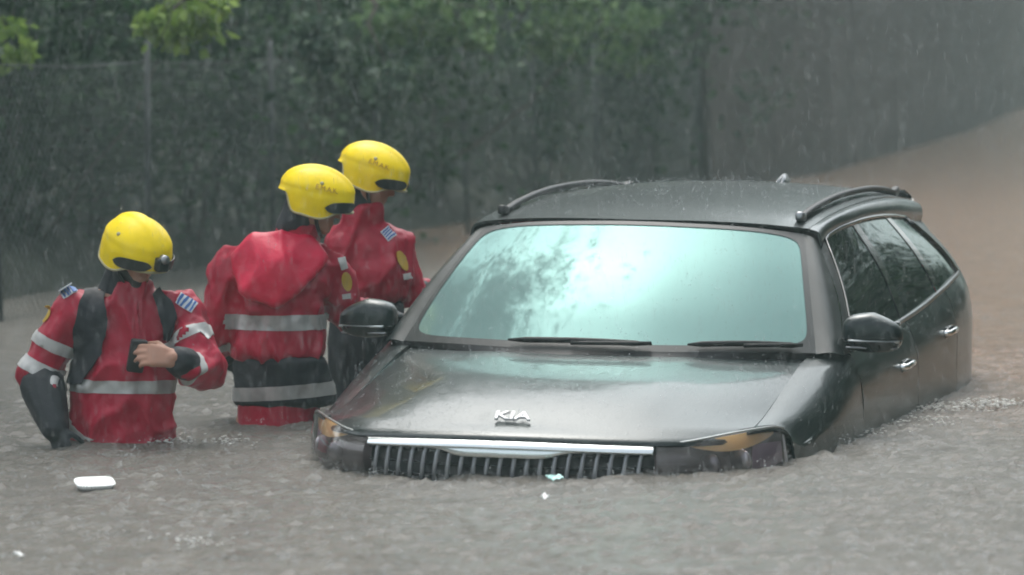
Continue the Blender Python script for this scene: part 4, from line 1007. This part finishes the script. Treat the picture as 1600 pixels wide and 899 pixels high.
add_hull(b, [ball(B.p(372, 402, -.085), (.03, .03, .03)), ball(B.p(402, 372, -.06), (.04, .04, .03)), ball(B.p(478, 374, -.06), (.04, .04, .03)), ball(B.p(500, 402, -.08), (.03, .03, .03)),
             ball(B.p(385, 452, -.145), (.035, .03, .03)), ball(B.p(462, 448, -.145), (.03, .03, .03)), ball(B.p(428, 472, -.15), (.035, .028, .02)), ball(B.p(430, 415, -.145), (.06, .045, .05))])
blob('hood', b, .0095, 3, M['red_hood'], B.root, .018, 21, 6)
b = bmesh.new(); add_hull(b, [ball(HM @ Vector((-.07, 0, -.02)), (.05, .07, .05)), ball(B.p(462, 356, .0), (.085, .085, .03))]); blob('neck_cover', b, .010, 3, M['navy'], B.root, .006, 3)
B.decal('arm_badge', bv, 541, 440, 15, 30, -10, M['badge'], B.root, shape='disc'); B.decal('arm_tape', bv, 535, 412, 10, 18, -15, M['white_band'], B.root); B.decal('arm_tape', bv, 541, 463, 13, 8, -5, M['white_band'], B.root)
for nm, a_, e_, fw in (('glove', wL, eL, (.3, .9, -.2)), ('glove', wR, eR, (1, .5, .1))):
    b = bmesh.new(); chain(b, [(e_.lerp(a_, .62), .052), (a_, .044)]); hand_hulls(b, a_, fw, (0, -.2, 1), 1, .5); blob(nm, b, .008, 2, M['glove'], B.root)
B.legs((hips.x, hips.y, .80), M['red'], .875)

# --- rearmost rescuer: behind the middle one, face in profile, at the car door
Cc = Person((574, 632), None, 'rearmost rescuer in profile at the car door, behind the middle rescuer')
HM = head_frame(Cc.p(582, 280, .0), -8, 22, 0)
sL, eL, wL = Cc.p(535, 385, -.04), Cc.p(532, 468, .0), Cc.p(560, 520, .1)
sR, eR, wR = Cc.p(612, 388, .02), Cc.p(630, 452, .06), Cc.p(690, 462, .20)
neck, chest, hips = Cc.p(566, 345, .0), Cc.p(572, 420, .0), Cc.p(572, 655, .02)
Cc.body(HM, neck, chest, Vector((hips.x, hips.y, .84)), [(sL, eL, wL), (sR, eR, wR)], .009)
Cc.helmet(HM, text='E.M.A.K.'); Cc.straps(HM)
b = bmesh.new()
add_hull(b, [ball(sL, .085), ball(sR, .085), ball(Cc.p(563, 355, .0), (.09, .09, .05)), ball(chest, (.172, .150, .10))])
chain(b, [(chest, (.172, .150, .10)), (Cc.p(574, 462, .0), (.165, .145, .06))])
chain(b, [(sL, .086), (eL, .075), (eL.lerp(wL, .7), .058)]); chain(b, [(sR, .088), (eR, .078), (eR.lerp(wR, .55), .060)])
chain(b, [(Cc.p(562, 352, .0), (.095, .09, .03)), (Cc.p(570, 322, .0), (.088, .086, .022))])
hC = bmesh.new(); chain(hC, [(Cc.p(574, 478, .0), (.160, .142, .05)), (Cc.p(572, 560, .0), (.165, .145, .06)), (Cc.p(572, 640, .0), (.165, .145, .06))]); blob('jacket_hem', hC, .011, 3, M['navy'], Cc.root, .010, 17)
jC = blob('jacket', b, .0095, 5, M['red'], Cc.root, .034, 31, 8.); bv = bvh_of(jC)
Cc.decal('arm_badge', bv, 628, 408, 14, 34, -25, M['badge'], Cc.root, shape='disc'); Cc.flag(bv, 606, 366, 20, 16, 50); Cc.decal('arm_tape', bv, 636, 432, 14, 9, -10, M['white_band'], Cc.root)
b = bmesh.new(); add_hull(b, [ball(HM @ Vector((-.06, 0, -.05)), (.05, .065, .04)), ball(Cc.p(562, 332, .0), (.075, .08, .025))]); blob('neck_cover', b, .010, 3, M['navy'], Cc.root, .006, 3)
for nm, a_, e_, fw in (('glove', wL, eL, (.6, .7, -.2)), ('glove', wR, eR, (1, .4, .1))):
    b = bmesh.new(); chain(b, [(e_.lerp(a_, .42), .056), (a_, .044)]); hand_hulls(b, a_, fw, (0, -.2, 1), 1, .5); blob(nm, b, .008, 2, M['glove'], Cc.root)
Cc.legs((hips.x, hips.y, .84), M['navy'])

# ------------------------------------------------------------------ things afloat
def tray(name, px, py, lx, ly, hgt, ang, m, label, tilt=(.0, .0)):
    q = on_water(px, py); b = bmesh.new(); rings = []
    for s, z in ((1, hgt), (.97, hgt + .003), (.80, .004), (.0, .004)):
        if s == 0: continue
        rings.append([b.verts.new((lx * s * math.copysign(abs(math.cos(t)) ** .5, math.cos(t)), ly * s * math.copysign(abs(math.sin(t)) ** .5, math.sin(t)), z)) for t in np.linspace(0, 2 * math.pi, 24, endpoint=False)])
    outer = [b.verts.new((lx * .82 * math.copysign(abs(math.cos(t)) ** .5, math.cos(t)), ly * .82 * math.copysign(abs(math.sin(t)) ** .5, math.sin(t)), -.004)) for t in np.linspace(0, 2 * math.pi, 24, endpoint=False)]
    seq = [outer] + rings
    for r0, r1 in zip(seq[:-1], seq[1:]):
        for k in range(24): b.faces.new((r0[k], r0[(k + 1) % 24], r1[(k + 1) % 24], r1[k]))
    b.faces.new(outer[::-1]); b.faces.new(rings[-1])
    o = bm_obj(name, b, m, None); o.location = (q.x, q.y, .006); o.rotation_euler = (tilt[0], tilt[1], ang); tag(o, label, 'litter')
tray('foam_tray', 148, 762, .068, .075, .013, .2, M['foam_white'], 'white foam tray floating before the leftmost rescuer', (.12, 0))
def scrap(px, py, w, m, label, seed):
    q = on_water(px, py); g = [[(w * (i / 6 - .5), w * .7 * (j / 5 - .5), .010 + .012 * noise.noise((i * .6 + seed, j * .6, 0)) + .006 * i / 6) for i in range(7)] for j in range(6)]
    o = grid_obj('plastic_scrap', np.array(g), m, None, .002); o.location = (q.x, q.y, .004); o.rotation_euler = (.25, .1, seed); tag(o, label, 'litter')
scrap(866, 753, .055, M['teal'], 'pale teal plastic scrap floating under the grille', .3)
scrap(850, 783, .03, M['foam_white'], 'tiny white scrap floating below the teal one', 1.2)
scrap(28, 875, .035, M['foam_white'], 'small pale scrap floating in the bottom left corner', 2.1)

# foam lines and spray where rain and eddies break the water
def blobs_mesh(C, Rr):
    b = bmesh.new(); bmesh.ops.create_icosphere(b, subdivisions=1, radius=1); v0 = np.array([v.co[:] for v in b.verts]); f0 = np.array([[v.index for v in f.verts] for f in b.faces]); b.free()
    k = len(C); V = (C[:, None, :] + v0[None] * Rr[:, None, :]).reshape(-1, 3); F = (f0[None] + (np.arange(k) * len(v0))[:, None, None]).reshape(-1, 3)
    return np_mesh('droplets', V, F)
fc = []; fr_ = []
for px, py, wx_, wy_, k in ((1555, 634, .16, .12, 260), (1480, 640, .14, .12, 120), (1440, 660, .12, .12, 70), (270, 690, .10, .10, 60), (360, 692, .12, .08, 40), (310, 850, .10, .1, 30), (1340, 680, .12, .1, 50)):
    q = on_water(px, py)
    for _ in range(k):
        r = rng.uniform(.002, .006); fc.append((q.x + rng.normal() * wx_ * .6, q.y + rng.normal() * wy_, .010 + rng.uniform(-.004, .006))); fr_.append((r * 1.6, r * 1.6, r * .5))
tag(link('foam', blobs_mesh(np.array(fc), np.array(fr_)), mat('foam', (.62, .61, .57), .4), None), 'pale foam flecks on eddies behind the car', 'foam', kind='stuff')
dropm = bpy.data.materials.new('rain_water'); dropm.use_nodes = True
n = dropm.node_tree.nodes; l = dropm.node_tree.links; p = n['Principled BSDF']; p.inputs['Base Color'].default_value = (.85, .88, .88, 1); p.inputs['Roughness'].default_value = .15
tr = n.new('ShaderNodeBsdfTransparent'); mx = n.new('ShaderNodeMixShader'); mx.inputs[0].default_value = .27
l.new(tr.outputs[0], mx.inputs[1]); l.new(p.outputs[0], mx.inputs[2]); l.new(mx.outputs[0], n['Material Output'].inputs['Surface'])
# splash droplets: little crowns over the water, the car and the shoulders
sc_ = []; sr_ = []
for _ in range(13000):
    y = 11.4 + 12 * rng.uniform(0, 1) ** 1.6; x = rng.uniform(-.14, .15) * y; r = rng.uniform(.0008, .0024); h = abs(rng.normal()) * .018
    for k in range(rng.integers(2, 5)): sc_.append((x + rng.normal() * .012, y + rng.normal() * .012, .008 + h * rng.uniform(.3, 1.5))); sr_.append((r, r, r * 1.4))
dg = bpy.context.evaluated_depsgraph_get(); dg.update()
for _ in range(4200):
    x, y = rng.uniform(-1.7, 2.1), rng.uniform(14.3, 19.4)
    hit, loc, nor, _i, ob, _m = SC.ray_cast(dg, Vector((x, y, 1.9)), Vector((0, 0, -1)))
    if not hit or loc.z < .1 or ob.name.startswith(('wire', 'post')): continue
    for k in range(rng.integers(1, 4)):
        r = rng.uniform(.0010, .0024); sc_.append((loc.x + rng.normal() * .012, loc.y + rng.normal() * .012, loc.z + .004 + abs(rng.normal()) * .014)); sr_.append((r, r, r * 1.3))
splm = dropm.copy(); splm.name = 'splash_water'
for nd in splm.node_tree.nodes:
    if nd.type == 'MIX_SHADER': nd.inputs[0].default_value = .26
tag(link('splash', blobs_mesh(np.array(sc_), np.array(sr_)), splm, None), 'tiny splashes of rain on the water, the car and the helmets', 'splash', kind='stuff')
# falling rain
k = 48000
ry = rng.uniform(9, 36, k); hw = ry * .13; rx = rng.uniform(-1, 1, k) * hw; rz = CAM_H + rng.uniform(-1.0, 1.0, k) * ry * .085 - ry * .05
C = np.stack([rx, ry, np.maximum(rz, .03)], 1); ln = rng.uniform(.008, .045, k); rr = rng.uniform(.0003, .00070, k)
ax = np.stack([np.full(k, .06) + rng.normal(0, .02, k), np.zeros(k), -np.ones(k)], 1)
V = np.stack([C - ax * ln[:, None] / 2, C + np.stack([rr, 0 * rr, 0 * rr], 1), C + np.stack([-.5 * rr, .87 * rr, 0 * rr], 1), C + np.stack([-.5 * rr, -.87 * rr, 0 * rr], 1), C + ax * ln[:, None] / 2], 1).reshape(-1, 3)
f0 = np.array([(0, 1, 2), (0, 2, 3), (0, 3, 1), (4, 2, 1), (4, 3, 2), (4, 1, 3)]); F = (f0[None] + (np.arange(k) * 5)[:, None, None]).reshape(-1, 3)
tag(link('rain', np_mesh('rain', V, F), dropm, None, False), 'fine slanting raindrops falling through the whole view', 'rain', kind='stuff')

# ------------------------------------------------------------------ rain haze
hz = bm_obj('haze', box_bm(660, 660, 28.4, 0, (0, 0, 12.0)), None, None, False)
hm_ = bpy.data.materials.new('rain_haze'); hm_.use_nodes = True; n = hm_.node_tree.nodes; n.remove(n['Principled BSDF'])
pv = n.new('ShaderNodeVolumePrincipled'); pv.inputs['Color'].default_value = (.68, .94, .91, 1); pv.inputs['Density'].default_value = .0018; pv.inputs['Anisotropy'].default_value = .0
hm_.node_tree.links.new(pv.outputs[0], n['Material Output'].inputs['Volume']); hz.data.materials.append(hm_)
tag(hz, 'pale grey haze of heavy rain over the whole scene', 'haze', kind='stuff')
